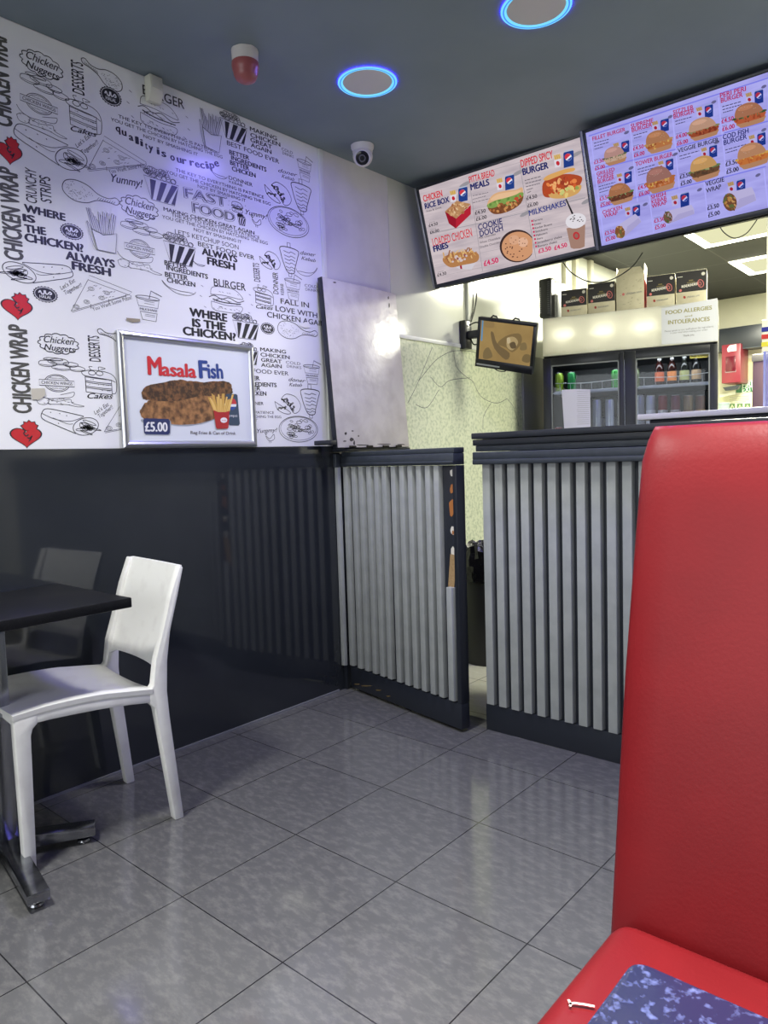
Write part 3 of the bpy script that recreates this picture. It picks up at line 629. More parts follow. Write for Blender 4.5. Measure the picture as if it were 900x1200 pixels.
shape([(226, 578), (233, 569), (365, 573), (374, 584), (374, 650), (364, 660), (240, 658), (231, 650)], mat('price_box_navy', (38, 48, 96), .3), 8); PT('\u00a35.00', 238, 641, 360, 643, 50, pale, 9, .035)
shape([(684, 440), (692, 433), (742, 435), (749, 442), (762, 600), (755, 610), (708, 608), (700, 600)], mat('can_teal_print', (52, 70, 92), .3), 8)
shape([k for k in ell(719, 491, 24, 33)], pale, 9); shape(ell(719, 491, 24, 33, 0, 12, PI, 2*PI), mat('can_red_print', (196, 52, 62), .3), 10); shape(ell(719, 491, 24, 33, 0, 12, .45, PI-.45), mat('can_blue_print', (44, 72, 150), .3), 10); PT('pepsi', 702, 560, 748, 562, 14, pale, 9, 0)
rn = random.Random(3)
for k in range(20):
    x = 618+k*4; dx = (k-10)*3+rn.uniform(-8, 8); h = rn.uniform(450, 490); m = mat('chip_yellow_print', (222, 186, 108), .3) if k % 2 else mat('chip_dark_yellow_print', (198, 156, 78), .3); shape([(x, 535), (x+dx, h-20), (x+dx+8, h-18), (x+9, 535)], m, 11+k)
shape([(614, 524), (640, 535), (680, 535), (703, 528), (697, 620), (690, 627), (634, 628), (628, 620)], mat('carton_red_print', (170, 36, 44), .3), 32); shape(ell(671, 580, 19, 15), pale, 33); PT('wrap', 659, 584, 684, 584, 8, mr, 34, 0)
PT('Reg Fries & Can of Drink', 490, 657, 740, 661, 17, mat('caption_grey', (92, 84, 92), .3), 3, .008)
P_.build('poster_print', po)

# ================================================================ WHITE CHAIR
M_wp = mat('white_moulded_plastic', (240, 240, 236), .36, noise=16, col2=(226, 224, 221), lo=.5, hi=.8)
CA = math.radians(-6.4)
wc = thing('plastic_chair', 'white moulded plastic chair tucked under the black table', 'chair', (.47-.2037, .0229, 0), CA)
def side(name, P, x, th, rev):
    b = B(); prism(b, [(x, y, z) for y, z in smoothsome(P)], (-th if not rev else th, 0, 0), bev=.004); obj(name, b, M_wp, wc, angle=40)
def smoothsome(P): return P
FL = [(-.230, .462), (-.230, .398), (-.228, .184), (-.227, 0), (-.197, 0), (-.190, .30), (-.188, .395), (-.182, .415), (-.168, .427), (-.168, .462)]
RL = [(.294, .812), (.270, .721), (.239, .615), (.224, .522), (.218, .427), (.222, .348), (.252, 0), (.222, 0), (.190, .264), (.175, .380), (.160, .398), (.160, .440), (.174, .453), (.186, .531), (.215, .62), (.246, .725), (.281, .815)]
RAIL = [(-.20, .462), (-.13, .462), (-.063, .461), (.014, .458), (.103, .447), (.18, .438), (.18, .398), (.1, .410), (.011, .420), (-.066, .425), (-.133, .428), (-.20, .428)]
for sx in (1, -1):
    x = .205*sx; rev = sx < 0
    side('leg', FL, x, .036, rev); side('leg', RL, x, .034, rev); side('side_rail', RAIL, x-.001*sx, .022, rev)
b = B(); box(b, -.18, .18, -.226, -.205, .425, .455, .004); obj('cross_rail', b, M_wp, wc)
b = B(); box(b, -.18, .18, .15, .17, .40, .435, .004); obj('cross_rail', b, M_wp, wc)
b = B(); nx, ny = 14, 14; rt, rb = [], []
top = [(-.232, .468), (-.137, .475), (-.063, .474), (.014, .470), (.103, .457), (.172, .447)]
def zt(y):
    for (a, za), (c, zc) in zip(top, top[1:]):
        if y <= c: return za + (zc-za)*(y-a)/(c-a)
    return top[-1][1]
rings = []
for j in range(ny+1):
    y = -.232 + .402*j/ny; ring = []
    for i in range(nx+1):
        x = -.207+.414*i/nx; dip = .012*(1-(x/.207)**2); yy = y - (.02*(1-(x/.207)**2) if j == ny else 0)*0; ring.append((x, yy, zt(y)-dip-.004*(abs(x) > .2)))
    ring += [(p[0]*.995, p[1], p[2]-.014) for p in ring[::-1]]
    rings.append(ring)
loft(b, rings); obj('seat', b, M_wp, wc, angle=50)
b = B(); rings = []; N = 12
def py(z):
    Q = [(.445, .178), (.49, .190), (.531, .200), (.62, .228), (.725, .257), (.815, .289)]
    for (a, ya), (c, yc) in zip(Q, Q[1:]):
        if z <= c: return ya + (yc-ya)*(z-a)/(c-a)
    return Q[-1][1]
for i in range(17):
    x = -.185+.37*i/16; q = 1-(x/.185)**2; zb = .482 + .020*min(1, q*2.2); zt_ = .815-.004*q; ring = []
    for k in range(N+1):
        z = zb + (zt_-zb)*k/N; ring.append((x, py(z)-.002+.018*q, z))
    ring += [(p[0], p[1]+.012, p[2]) for p in ring[::-1]]
    rings.append(ring)
loft(b, rings); obj('backrest', b, M_wp, wc, angle=50)
b = B(); lathe(b, [(.0, -.028), (.006, -.026), (.006, 0), (0, 0)], (.15, -.135, .44), 10); obj('stacking_peg', b, M_wp, wc)

# ================================================================ BLACK TABLE
bt = thing('pedestal_table', 'small black speckled table on a chrome cross base against the dado', 'table', (.30, -.215, 0))
b = B(); box(b, .008, .486, -.66, .118, .710, .740, .003); obj('table_top', b, mat('black_speckled_laminate', (20, 21, 25), .34, spec=.3, noise=420, col2=(84, 86, 92), lo=.6, hi=.78), bt, world=True)
M_chr = mat('brushed_chrome', (172, 174, 178), .2, 1.0, noise=30, col2=(140, 142, 148), stretch=(1, 1, .1))
b = B(); box(b, .258, .318, -.245, -.185, .058, .71, .008); obj('column', b, M_chr, bt, world=True)
b = B(); box(b, .10, .44, -.38, -.05, .700, .7095, .002); obj('mount_plate', b, M_dark, bt, world=True)
ctr = Vector((.288, -.215, 0)); feet = []
b = B()
for ax, ln in ((-8.5, .345), (64, .245), (171.5, .255), (244, .33)):
    d = Vector((math.cos(math.radians(ax)), math.sin(math.radians(ax)), 0)); s = Vector((-d.y, d.x, 0)); b1 = B()
    P = [ctr + d*.02 + s*.03 + Vector((0, 0, .028)), ctr + d*ln + s*.027 + Vector((0, 0, .022)), ctr + d*ln + s*.027 + Vector((0, 0, .050)), ctr + d*.02 + s*.03 + Vector((0, 0, .066))]
    prism(b1, P, -s*.056, bev=.003); ft = obj('base_arm', b1, M_chr, bt, world=True, angle=30)
    b2 = B(); c = ctr + d*(ln-.035); lathe(b2, [(0, 0), (.018, 0), (.02, .005), (.018, .01), (.006, .012), (.006, .024), (0, .024)], (c.x, c.y, 0), 16); obj('levelling_foot', b2, M_chr, ft, world=True)
b.free()

# ================================================================ RED CHAIR
M_red = mat('red_leatherette', (108, 19, 24), .42, spec=.26, bump=(160, .12, .002), noise=7, col2=(102, 18, 23))
rc = thing('upholstered_chair', 'red leatherette high back dining chair behind the blue speckled table', 'chair', (2.285, -.25, 0))
def cushion(name, x0, x1, pf, n, mats, par):
    b = B(); rings = []
    return b
# backrest: lofted puffed slab that leans back
b = B(); rings = []
HB = [(.40, .000), (.42, .008), (.5, .016), (.65, .018), (.8, .018), (.95, .018), (1.06, .017), (1.12, .014), (1.15, .010), (1.166, .004), (1.172, -.004)]
for z, puff in HB:
    t = (z-.40)/.77; yc = -.045 + .115*t; hwid = .222 - .010*max(0, (z-.75)/.42)**1.3 - (.012*max(0, (z-1.11)/.06)**2 if z > 1.11 else 0)
    th = .055 if z < 1.1 else .055*max(.35, 1-((z-1.1)/.078)**2*.7); ring = []; m = 28
    for k in range(m):
        a = 2*PI*k/m; cx, sy = math.cos(a), math.sin(a)
        X = hwid*math.copysign(abs(cx)**.22, cx); Yv = (th/2+.012)*math.copysign(abs(sy)**.45, sy)
        if sy < 0: Yv -= puff*(1-(X/hwid)**4)*.5
        ring.append((2.282+X, yc+.035+Yv, z))
    rings.append(ring)
loft(b, rings); obj('backrest', b, M_red, rc, world=True, angle=60)
b = B(); box(b, 2.078, 2.492, -.52, -.045, .385, .474, .034, 5)
for v in b.verts:
    if v.co.z > .43: v.co.z += .006*(1-((v.co.x-2.285)/.21)**2)
sx = obj('seat', b, M_red, rc, world=True, angle=60)
b = B(); box(b, 2.10, 2.47, -.50, .0, .335, .388, .004); obj('seat_frame', b, mat('black_wood', (24, 22, 22), .5), rc, world=True)
for x, y, dy in ((2.12, -.47, 0), (2.45, -.47, 0), (2.12, -.03, .07), (2.45, -.03, .07)):
    b = B(); loft(b, [[(x-.02*s, y-.02*s+d, z), (x+.02*s, y-.02*s+d, z), (x+.02*s, y+.02*s+d, z), (x-.02*s, y+.02*s+d, z)] for z, s, d in ((0, .75, dy), (.34, 1, 0))]); obj('leg', b, MC['black_wood'], rc, world=True)
tr = Art((0, 0, .4795), (1, 0, 0), (0, 1, 0), .0008)
tr.stroke([tr.loc(u, v) for u, v in ((667, 1177), (672, 1176), (684, 1177.5), (697, 1180))], .0035, mat('torn_white_backing', (224, 190, 180), .8)); tr.stroke([tr.loc(u, v) for u, v in ((666, 1172), (669, 1177), (668, 1180))], .003, MC['torn_white_backing'])
tr.build('seat_tear', sx)

# ================================================================ BLUE TABLE
gt = thing('laminate_table', 'dark blue speckled tabletop in the near right corner over red seat', 'table', (2.72, -.95, 0))
b = B(); pts = []
for cx, cy, a0 in ((2.287+.012, -.493-.012, PI/2), (2.287+.012, -1.35, PI), (3.2, -1.35, 1.5*PI), (3.2, -.493-.012, 0)):
    for k in range(5): pts.append((cx+.012*math.cos(a0+k*PI/8), cy+.012*math.sin(a0+k*PI/8), .722))
prism(b, pts, (0, 0, .028), bev=.002); obj('table_top', b, mat('blue_speckled_laminate', (30, 33, 62), .22, noise=150, col2=(92, 100, 146), lo=.54, hi=.8, detail=2), gt, world=True)
b = B(); lathe(b, [(0, .03), (.03, .03), (.03, .722), (0, .722)], (2.72, -.95, 0), 20); obj('column', b, mat('black_steel', (22, 22, 24), .4, .5), gt, world=True)
b = B(); lathe(b, [(0, 0), (.22, 0), (.22, .012), (.05, .03), (0, .03)], (2.72, -.95, 0), 32); obj('base_plate', b, MC['black_steel'], gt, world=True)

# ================================================================ CEILING FITTINGS
M_rcore = emis('ring_cyan_core', (120, 214, 255), 1.15); M_rband = emis('ring_blue_band', (70, 132, 250), 1.1); M_rhalo = emis('ring_blue_halo', (26, 24, 255), 22)
M_rcen = mat('frosted_lamp_centre', (196, 192, 196), .4)
def ring(x, y, label):
    t = thing('ring_downlight', label, 'ceiling light', (x, y, CEIL), 0, 'blue ring downlights')
    b = B(); lathe(b, [(.0, -.003), (.094, -.003), (.096, -.001), (0, -.001)], (0, 0, 0), 48); obj('lamp_centre', b, M_rcen, t)
    def band(nm, prof, m):
        b = B(); loft(b, [[(r*math.cos(2*PI*k/64), r*math.sin(2*PI*k/64), z) for k in range(64)] for r, z in prof], caps=False); obj(nm, b, m, t)
    band('glow_ring', [(.0955, -.0008), (.096, -.0045), (.103, -.006)], M_rcore); band('blue_band', [(.103, -.006), (.1075, -.0062)], M_rband); band('outer_glow_ring', [(.1075, -.0062), (.113, -.0055), (.1145, -.004)], M_rcore)
    band('halo_rim', [(.1146, -.0038), (.115, -.0004)], M_rhalo)
    l = bpy.data.lights.new('ring_glow', 'AREA'); l.shape = 'DISK'; l.size = .22; l.energy = RING_W; l.color = (.22, .18, 1.0)
    o = bpy.data.objects.new('ring_glow', l); C.objects.link(o); o.parent = t; o.location = (0, 0, -.014)
RING_W = 5.5
ring(.568, 1.178, 'blue glowing ring downlight nearest the wallpapered wall'); ring(1.277, 1.218, 'blue glowing ring downlight cut by the top edge of the photo')
ring(1.98, 1.24, 'blue ring downlight above the counter front, third from the wall'); ring(2.68, 1.26, 'blue ring downlight above the counter front, fourth from the wall')
# alarm beacon
al = thing('fire_alarm_beacon', 'red domed fire alarm beacon on a white base on the ceiling', 'alarm', (.40, .717, CEIL))
b = B(); lathe(b, [(0, -.001), (.047, -.001), (.046, -.032), (.045, -.042), (0, -.042)], n=28)
rn = random.Random(2)
for v in b.verts:
    if v.co.z > -.01: v.co.x *= 1+rn.uniform(-.02, .05); v.co.y *= 1+rn.uniform(-.02, .05)
obj('base', b, mat('offwhite_plastic', (206, 202, 198), .5), al)
b = B(); lathe(b, [(0, -.042), (.0475, -.042), (.048, -.056), (.045, -.070), (.043, -.074), (.042, -.084), (.035, -.098), (.02, -.107), (0, -.110)], n=28); obj('lens_dome', b, mat('red_alarm_plastic', (150, 82, 82), .35), al)
# dome camera
dc = thing('dome_camera', 'white dome security camera on the ceiling above raised hatch', 'camera', (.165, 1.585, CEIL))
b = B(); lathe(b, [(0, -.001), (.054, -.001), (.053, -.012), (.047, -.022), (.047, -.03), (0, -.03)], n=32); obj('base', b, mat('white_camera_plastic', (214, 212, 214), .35), dc)
hd_ = (Vector((1.6, -.3, 1.0)) - Vector((.165, 1.585, 2.55))).normalized(); AXM = hd_.to_track_quat('Z', 'Y').to_matrix()
b = B(); lathe(b, [(0, -.045)] + [(.046*math.cos(a), .046*math.sin(a)) for a in [(-75+10*k)*PI/180 for k in range(12)]] + [(.035, .033), (0, .033)], (0, 0, -.048), 32, axis=AXM); ball = obj('camera_ball', b, MC['white_camera_plastic'], dc)
b = B(); lathe(b, [(0, .030), (.031, .030), (.031, .0345), (.026, .037), (0, .037)], (0, 0, -.048), 28, axis=AXM); obj('lens_window', b, mat('dark_lens', (22, 22, 28), .15), ball)
b = B(); loft(b, [[Vector((0, 0, -.048)) + AXM @ Vector((r*math.cos(2*PI*k/28), r*math.sin(2*PI*k/28), z)) for k in range(28)] for r, z in ((.016, .0372), (.016, .040), (.011, .040), (.011, .0372))], caps=False); obj('lens_ring', b, mat('grey_ring', (90, 90, 96), .4), ball)
# motion sensor on the wall
ps_ = thing('motion_sensor', 'small white motion sensor box high on the printed wall', 'sensor', (.02, .582, 2.49))
b = B(); prism(b, [(.004, .556, 2.495), (.03, .556, 2.492), (.047, .556, 2.53), (.045, .556, 2.585), (.004, .556, 2.587)], (0, .055, 0), bev=.005); obj('housing', b, mat('cream_sensor_plastic', (206, 206, 192), .4), ps_, world=True)
b = B(); prism(b, [(.046, .563, 2.537), (.051, .563, 2.54), (.049, .563, 2.578), (.0445, .563, 2.58)], (0, .041, 0), bev=.002); obj('lens_panel', b, mat('frosted_sensor_lens', (184, 184, 176), .3), ps_, world=True)
# ================================================================ MENU SCREENS
def frame_axes(yaw, tilt, roll):
    r = Vector((math.cos(yaw), math.sin(yaw), 0)); bk = Vector((-math.sin(yaw), math.cos(yaw), 0)); d = Vector((0, 0, -1))*math.cos(tilt) + bk*math.sin(tilt)
    r2 = r*math.cos(roll) - d*math.sin(roll); d2 = d*math.cos(roll) + r*math.sin(roll)
    return r2, -d2
M_bez = mat('black_screen_bezel', (38, 42, 48), .35); M_side = mat('silver_screen_edge', (150, 152, 156), .3, .6)
def obox(b, o, ex, ey, x0, x1, y0, y1, z0, z1, bev=0, mi=0):
    """box in an oriented frame; z along ex x ey (towards the viewer)"""
    n = ex.cross(ey); b2 = B(); box(b2, x0, x1, y0, y1, z0, z1, bev, 2, mi)
    M = Matrix(((ex.x, ey.x, n.x, o.x), (ex.y, ey.y, n.y, o.y), (ex.z, ey.z, n.z, o.z), (0, 0, 0, 1))); b2.transform(M)
    me = bpy.data.meshes.new('tmp'); b2.to_mesh(me); b2.free(); b.from_mesh(me); bpy.data.meshes.remove(me); return b
def screen(o, ang, wd, ht, label, disp):
    ex, ey = frame_axes(*ang); o = Vector(o); t = thing('menu_screen', label, 'screen', o + ex*wd/2 - ey*ht/2)
    b = B(); e = .014
    obox(b, o, ex, ey, -e, wd+e, 0, e, -.04, .005, .002); obox(b, o, ex, ey, -e, wd+e, -ht-e*1.6, -ht, -.04, .005, .002)
    obox(b, o, ex, ey, -e, 0, -ht, 0, -.04, .005, .002); obox(b, o, ex, ey, wd, wd+e, -ht, 0, -.04, .005, .002); obj('bezel', b, M_bez, t, world=True)
    b = B(); obox(b, o, ex, ey, -e-.012, -e-.0005, -ht-e, e, -.045, .003, .001); obj('edge_trim', b, M_side, t, world=True)
    b = B(); obox(b, o, ex, ey, -e*.5, wd+e*.5, -ht-e*.5, e*.5, -.07, -.041); obj('back_cover', b, M_bez, t, world=True)
    b = B(); obox(b, o, ex, ey, 0, wd, -ht, 0, -.02, 0); obj('display', b, disp, t, world=True, smooth=False)
    return t, Art(o - ey*ht, ex, ey, .0004, .00008)
D1 = emis('display_pale_planks', (206, 192, 196), 1, 5, (176, 164, 172), (1.2, 1.2, 9), .35, .75); D2 = emis('display_lavender', (172, 170, 238), 1, 5, (146, 142, 214), (1.2, 1.2, 9), .35, .8)
def ec(r, g, b_): return emis('screen_%d_%d_%d' % (r, g, b_), (r, g, b_), 1)
t1, S1 = screen((.093, 2.098, 2.536), (.157, .265, .056), .86, .484, 'left lit menu screen with rice box, pitta, milkshake and cookie dough', D1)
t2, S2 = screen((1.02, 2.116, 2.546), (.056, .325, .018), .90, .484, 'right lit lavender menu screen with rows of burgers and wraps', D2)
for t in (t1, t2): t['group'] = 'menu screens over the counter'
class Menu:
    def __init__(s, art, x0, y0, k, sl, tint):
        s.a, s.x0, s.y0, s.k, s.sl, s.tint, s.L = art, x0, y0, k, sl, tint, 1
    def p(s, x, y): return s.a.loc(s.x0+x/s.k, s.y0+y/s.k)
    def c(s, col): return ec(*[int(c*t) for c, t in zip(col, s.tint)])
    def tx(s, t, x0, y0, x1, y1, h, col, bold=.02, shear=0):
        a, b_ = s.p(x0, y0), s.p(x1, y1); hh = (s.p(x0, y0-h)-s.p(x0, y0)).length; s.a.text(t, a, b_, hh, s.c(col), 60, bold, shear)
    def po(s, pts, col, sm=False, k=4):
        if sm: pts = smoothpts([(x, y, 0) for x, y in pts], k, True)
        s.a.poly([s.p(q[0], q[1]) for q in pts], s.c(col), s.L); s.L += 1
    def el(s, cx, cy, rx, ry, col, rot=None, n=18, a0=0, a1=2*PI): s.po(ell(cx, cy, rx, ry, s.sl if rot is None else rot, n, a0, a1), col)
    def ln(s, x0, y0, x1, y1, w_, col):
        a, b_ = s.p(x0, y0), s.p(x1, y1); s.a.stroke([a, b_], w_, s.c(col), 2)
    def dash(s, x0, y0, x1, y1, col=(110, 104, 112), w_=.003):
        n = max(3, int(abs(x1-x0)/14)); rn = random.Random(int(x0*7+y0)); t = 0
        while t < 1:
            e = min(1, t+rn.uniform(.08, .2)); s.ln(x0+(x1-x0)*t, y0+(y1-y0)*t, x0+(x1-x0)*e, y0+(y1-y0)*e, w_, col); t = e+.035
    def blobs(s, cx, cy, rx, ry, cols, n, r, seed=1):
        rn = random.Random(seed)
        for k in range(n):
            q = math.sqrt(rn.random()); a = rn.uniform(0, 2*PI); x = rx*q*math.cos(a); y = ry*q*math.sin(a)
            s.el(cx+x*math.cos(s.sl)-y*math.sin(s.sl), cy+x*math.sin(s.sl)+y*math.cos(s.sl), r*rn.uniform(.6, 1.5), r*rn.uniform(.4, .9), rn.choice(cols), rn.uniform(0, 3), 7)
    def can(s, x, y, w_, h):
        q = lambda a, b_: (x+a*w_, y+b_*h + s.sl*a*w_)
        s.po([q(.08, .06), q(.92, .06), q(1, .15), q(1.02, 1), q(.04, 1), q(0, .15)], (36, 62, 132)); s.po([q(.08, 0), q(.92, 0), q(.92, .08), q(.08, .08)], (176, 186, 206))
        cx, cy = q(.48, .42); s.el(cx, cy, w_*.34, w_*.36, (232, 230, 236)); s.el(cx, cy, w_*.34, w_*.36, (206, 58, 72), s.sl-.5, 10, PI, 2*PI); s.el(cx, cy, w_*.32, w_*.34, (40, 74, 160), s.sl-.5, 10, .5, PI-.4)
    def chips(s, x, y, w_, h):
        q = lambda a, b_: (x+a*w_, y+b_*h + s.sl*a*w_)
        for k in range(7): s.po([q(.15+.1*k, .45), q(.1*k+.02*(k % 3), .04+.06*(k % 2)), q(.1*k+.12, .06), q(.25+.1*k, .45)], ((214, 178, 104), (196, 158, 86))[k % 2])
        s.po([q(.05, .42), q(.92, .42), q(.8, 1), q(.18, 1)], (216, 210, 220)); cx, cy = q(.5, .72); s.el(cx, cy, w_*.2, h*.17, (190, 44, 56))
    def burger(s, cx, cy, w_, h, bun=(196, 138, 84), mid=((150, 80, 44), (196, 112, 60), (224, 176, 80)), leaf=((116, 140, 72), (150, 168, 96)), seed=1, tall=1.0):
        u = w_/2; rot = lambda x, y: (cx+x*math.cos(s.sl)-y*math.sin(s.sl), cy+x*math.sin(s.sl)+y*math.cos(s.sl)); v = h
        s.po([rot(*q) for q in ((-.86*u, .2*v), (.86*u, .2*v), (.82*u, .38*v), (.6*u, .46*v), (-.6*u, .46*v), (-.82*u, .38*v))], (204, 150, 96), True)
        s.po([rot(*q) for q in ((-.9*u, .02*v), (.9*u, .02*v), (.92*u, .22*v), (.6*u, .27*v), (-.6*u, .27*v), (-.92*u, .22*v))], mid[0], True); s.po([rot(*q) for q in ((-.9*u, -.04*v), (.9*u, -.04*v), (.94*u, .07*v), (-.94*u, .07*v))], leaf[0], True)
        s.blobs(cx, cy+.15*v, .86*u, .09*v, mid, 26, w_*.06, seed); s.blobs(cx, cy+.04*v, .88*u, .05*v, leaf, 16, w_*.05, seed+9); s.blobs(cx, cy+.1*v, .9*u, .05*v, mid, 16, w_*.05, seed+4)
        top = [(-.88*u, .0), (-.84*u, -.2*v), (-.6*u, -.4*v), (-.2*u, -.49*v), (.25*u, -.49*v), (.64*u, -.38*v), (.86*u, -.18*v), (.88*u, .0), (.4*u, .03*v), (-.4*u, .03*v)]
        s.po([rot(*q) for q in top], bun, True); s.el(*rot(-.1*u, -.32*v), .5*u, .1*v, tuple(min(255, int(c*1.12)) for c in bun))
        rn = random.Random(seed)
        for k in range(10): s.el(*rot(rn.uniform(-.6, .6)*u, rn.uniform(-.4, -.14)*v), w_*.012, w_*.009, (232, 204, 156), n=5)
R_, N_, K_ = (204, 44, 58), (34, 40, 100), (52, 48, 56)
m1 = Menu(S1, 480, 150, 4.09, -.25, (1, 1, 1))
# planks and cell lines
for x0, y0, x1, y1 in ((95, 440, 318, 383), (100, 510, 325, 457), (300, 390, 560, 335), (325, 462, 565, 392), (335, 600, 590, 545), (345, 690, 600, 630), (120, 660, 335, 612), (130, 715, 345, 668), (565, 395, 850, 330), (580, 500, 870, 440), (590, 560, 880, 500), (290, 230, 530, 165)): m1.ln(x0, y0, x1, y1, .0018, (170, 160, 166))
m1.ln(98, 505, 322, 460, .003, (150, 146, 154)); m1.ln(322, 460, 842, 335, .003, (150, 146, 154)); m1.ln(283, 235, 350, 685, .003, (160, 152, 158)); m1.ln(527, 175, 606, 625, .003, (160, 152, 158))
for cx, cy in ((265, 270), (520, 215), (800, 125), (555, 410), (850, 350)): m1.el(cx, cy, 30, 9, (150, 146, 152), -.5, 12)
m1.tx('CHICKEN', 70, 354, 160, 327, 30, R_, .03); m1.tx('RICE BOX', 78, 388, 193, 354, 26, N_, .045); m1.tx('Fries & Drink', 84, 404, 156, 384, 9, K_, .0)
m1.tx('PITTA BREAD', 290, 263, 410, 229, 30, R_, .02); m1.tx('MEALS', 297, 298, 384, 273, 29, N_, .045)
m1.tx('DIPPED SPICY', 537, 190, 690, 143, 36, R_, .02); m1.tx('BURGER', 546, 226, 667, 193, 31, N_, .045)
m1.tx('LOADED CHICKEN', 116, 568, 303, 518, 38, R_, .01); m1.tx('FRIES', 120, 594, 188, 573, 27, N_, .05)
m1.tx('COOKIE', 333, 490, 447, 460, 28, N_, .02); m1.tx('DOUGH', 341, 521, 450, 491, 28, N_, .02); m1.tx('MILKSHAKES', 576, 421, 752, 371, 26, (44, 56, 130), .02)
for t, q in (('Milk Chocolate', (335, 533, 415, 512)), ('White Chocolate', (338, 555, 437, 530)), ('Double Chocolate', (341, 576, 440, 550))): m1.tx(t, *q, 10, K_, .0)
for i in range(3): m1.dash(303, 325+17*i, 365+12*(i == 0)+18*(i == 2), 309+17*i-5*(i == 2))
for i in range(5): m1.dash(552+3*i, 252+15*i, (628, 630, 625, 592, 582)[i], (232, 248, 265, 288, 303)[i], w_=.004)
for t, x, y in (('\u00a34.50', 95, 475), ('\u00a36.00', 101, 508), ('\u00a34.50', 317, 416), ('\u00a36.00', 322, 446), ('\u00a34.50', 563, 346), ('\u00a36.00', 568, 382), ('\u00a34.30', 136, 712)):
    w_ = 50 if x > 300 else 43; m1.tx(t, x, y, x+w_, y-w_*.26, 17 if x > 300 else 14, K_, .02); m1.dash(x-2, y-20, x+26, y-27, w_=.002)
m1.tx('\u00a34.50', 360, 662, 428, 643, 24, (204, 38, 96), .035); m1.tx('\u00a33.50', 621, 600, 680, 585, 20, (204, 38, 96), .035); m1.tx('\u00a34.50', 697, 585, 757, 568, 20, (204, 38, 96), .035)
for i, (t, ln_) in enumerate((('Ferrero', 42), ('Oreo', 32), ('Kinder Bueno', 82), ('Snickers', 58), ('Maltesers', 54), ('Aero', 30), ('Strawberry shake', 118), ('Banana shake', 92))):
    x, y = 587+2.8*i, 446+17.4*i; m1.po([(x-4, y-4), (x+4, y-6), (x+5, y+3), (x-3, y+5)], (196, 40, 84)); m1.tx(t, x+10, y+4, x+10+ln_, y+4-ln_*.25, 10, K_, .01)
# foods, left screen
for x, y in ((234, 286), (458, 228), (738, 112)):
    sc_ = 1.0 if x < 300 else (1.0 if x < 500 else 1.12); m1.can(x, y, 44*sc_, 72*sc_); m1.chips(x-42*sc_, y+14*sc_, 38*sc_, 58*sc_)
e1 = lambda x, y: (x*4.09/8, 163.6+y*4.09/8)     # 8x crop at (480,190) into this frame
m1.po([e1(*q) for q in ((335, 462), (440, 530), (437, 622), (372, 575))], (148, 26, 44)); m1.po([e1(*q) for q in ((440, 530), (578, 400), (578, 488), (437, 622))], (178, 36, 54)); m1.po([e1(*q) for q in ((335, 462), (445, 362), (578, 392), (440, 530))], (178, 132, 92))
cx, cy = e1(455, 440); m1.blobs(cx, cy, 48, 28, ((206, 164, 120), (160, 104, 70), (222, 190, 150), (188, 140, 96)), 40, 7, 3)
m1.po([e1(*q) for q in ((400, 960), (470, 940), (635, 925), (588, 1005), (470, 1000))], (206, 200, 208)); m1.po([e1(*q) for q in ((470, 940), (490, 938), (500, 1000), (482, 1000))], (160, 40, 60))
m1.po([e1(*q) for q in ((320, 930), (340, 880), (480, 840), (640, 850), (640, 930), (500, 965), (390, 985))], (176, 124, 78), True); cx, cy = e1(480, 890); rn = random.Random(4)
for k in range(46):
    a = rn.uniform(0, 2*PI); q = math.sqrt(rn.random()); x, y = cx+82*q*math.cos(a), cy+24*q*math.sin(a)-.2*82*q*math.cos(a); d = rn.uniform(-.9, .9)-PI/2; l_ = rn.uniform(16, 30)
    m1.po([(x-3, y), (x+3, y+1), (x+3+l_*math.cos(d), y+l_*math.sin(d)), (x-3+l_*math.cos(d), y+l_*math.sin(d))], rn.choice(((206, 160, 100), (176, 120, 72), (222, 184, 128), (150, 98, 66))))
m1.blobs(cx-10, cy+8, 55, 14, ((206, 190, 190), (140, 84, 90), (178, 120, 80)), 14, 7, 9)
pc = [q for q in ell(520, 565, 84, 78, -.2, 34) if q[0] < 594]; m1.po(pc, (62, 44, 44)); m1.po([q for q in ell(524, 567, 78, 70, -.2, 40) if q[0] < 595], (206, 150, 112))
for k in range(26):
    a = rn.uniform(0, 2*PI); q = rn.uniform(.3, .9); x = 520+66*q*math.cos(a)
    if x < 585: m1.el(x, 568+62*q*math.sin(a), 4, 3, (86, 54, 48), n=6)
m1.el(507, 536, 25, 23, (214, 164, 132)); m1.el(549, 547, 24, 23, (222, 176, 148))
for k in range(8): m1.el(507+rn.uniform(-16, 54), 540+rn.uniform(-14, 18), 3, 2.4, (110, 74, 60), n=6)
m1.po([(378, 372), (392, 335), (420, 312), (470, 300), (515, 296), (545, 285), (548, 318), (530, 350), (470, 372), (410, 388)], (214, 170, 128), True); m1.po([(382, 372), (460, 335), (545, 310), (540, 360), (480, 400), (410, 412)], (122, 74, 46), True); m1.po([(380, 366), (460, 332), (545, 308), (540, 335), (460, 365), (395, 385)], (124, 154, 80), True); m1.blobs(465, 352, 82, 20, ((128, 160, 82), (164, 186, 104), (96, 132, 62), (188, 76, 54)), 26, 9, 5); m1.blobs(462, 380, 78, 20, ((140, 84, 50), (112, 62, 40), (176, 112, 66), (196, 138, 84)), 26, 9, 6); m1.po([(395, 345), (430, 318), (500, 305), (540, 298), (520, 318), (440, 342)], (226, 186, 146), True)
e2 = lambda x, y: ((110+x/7.5)*4.09, y*4.09/7.5)
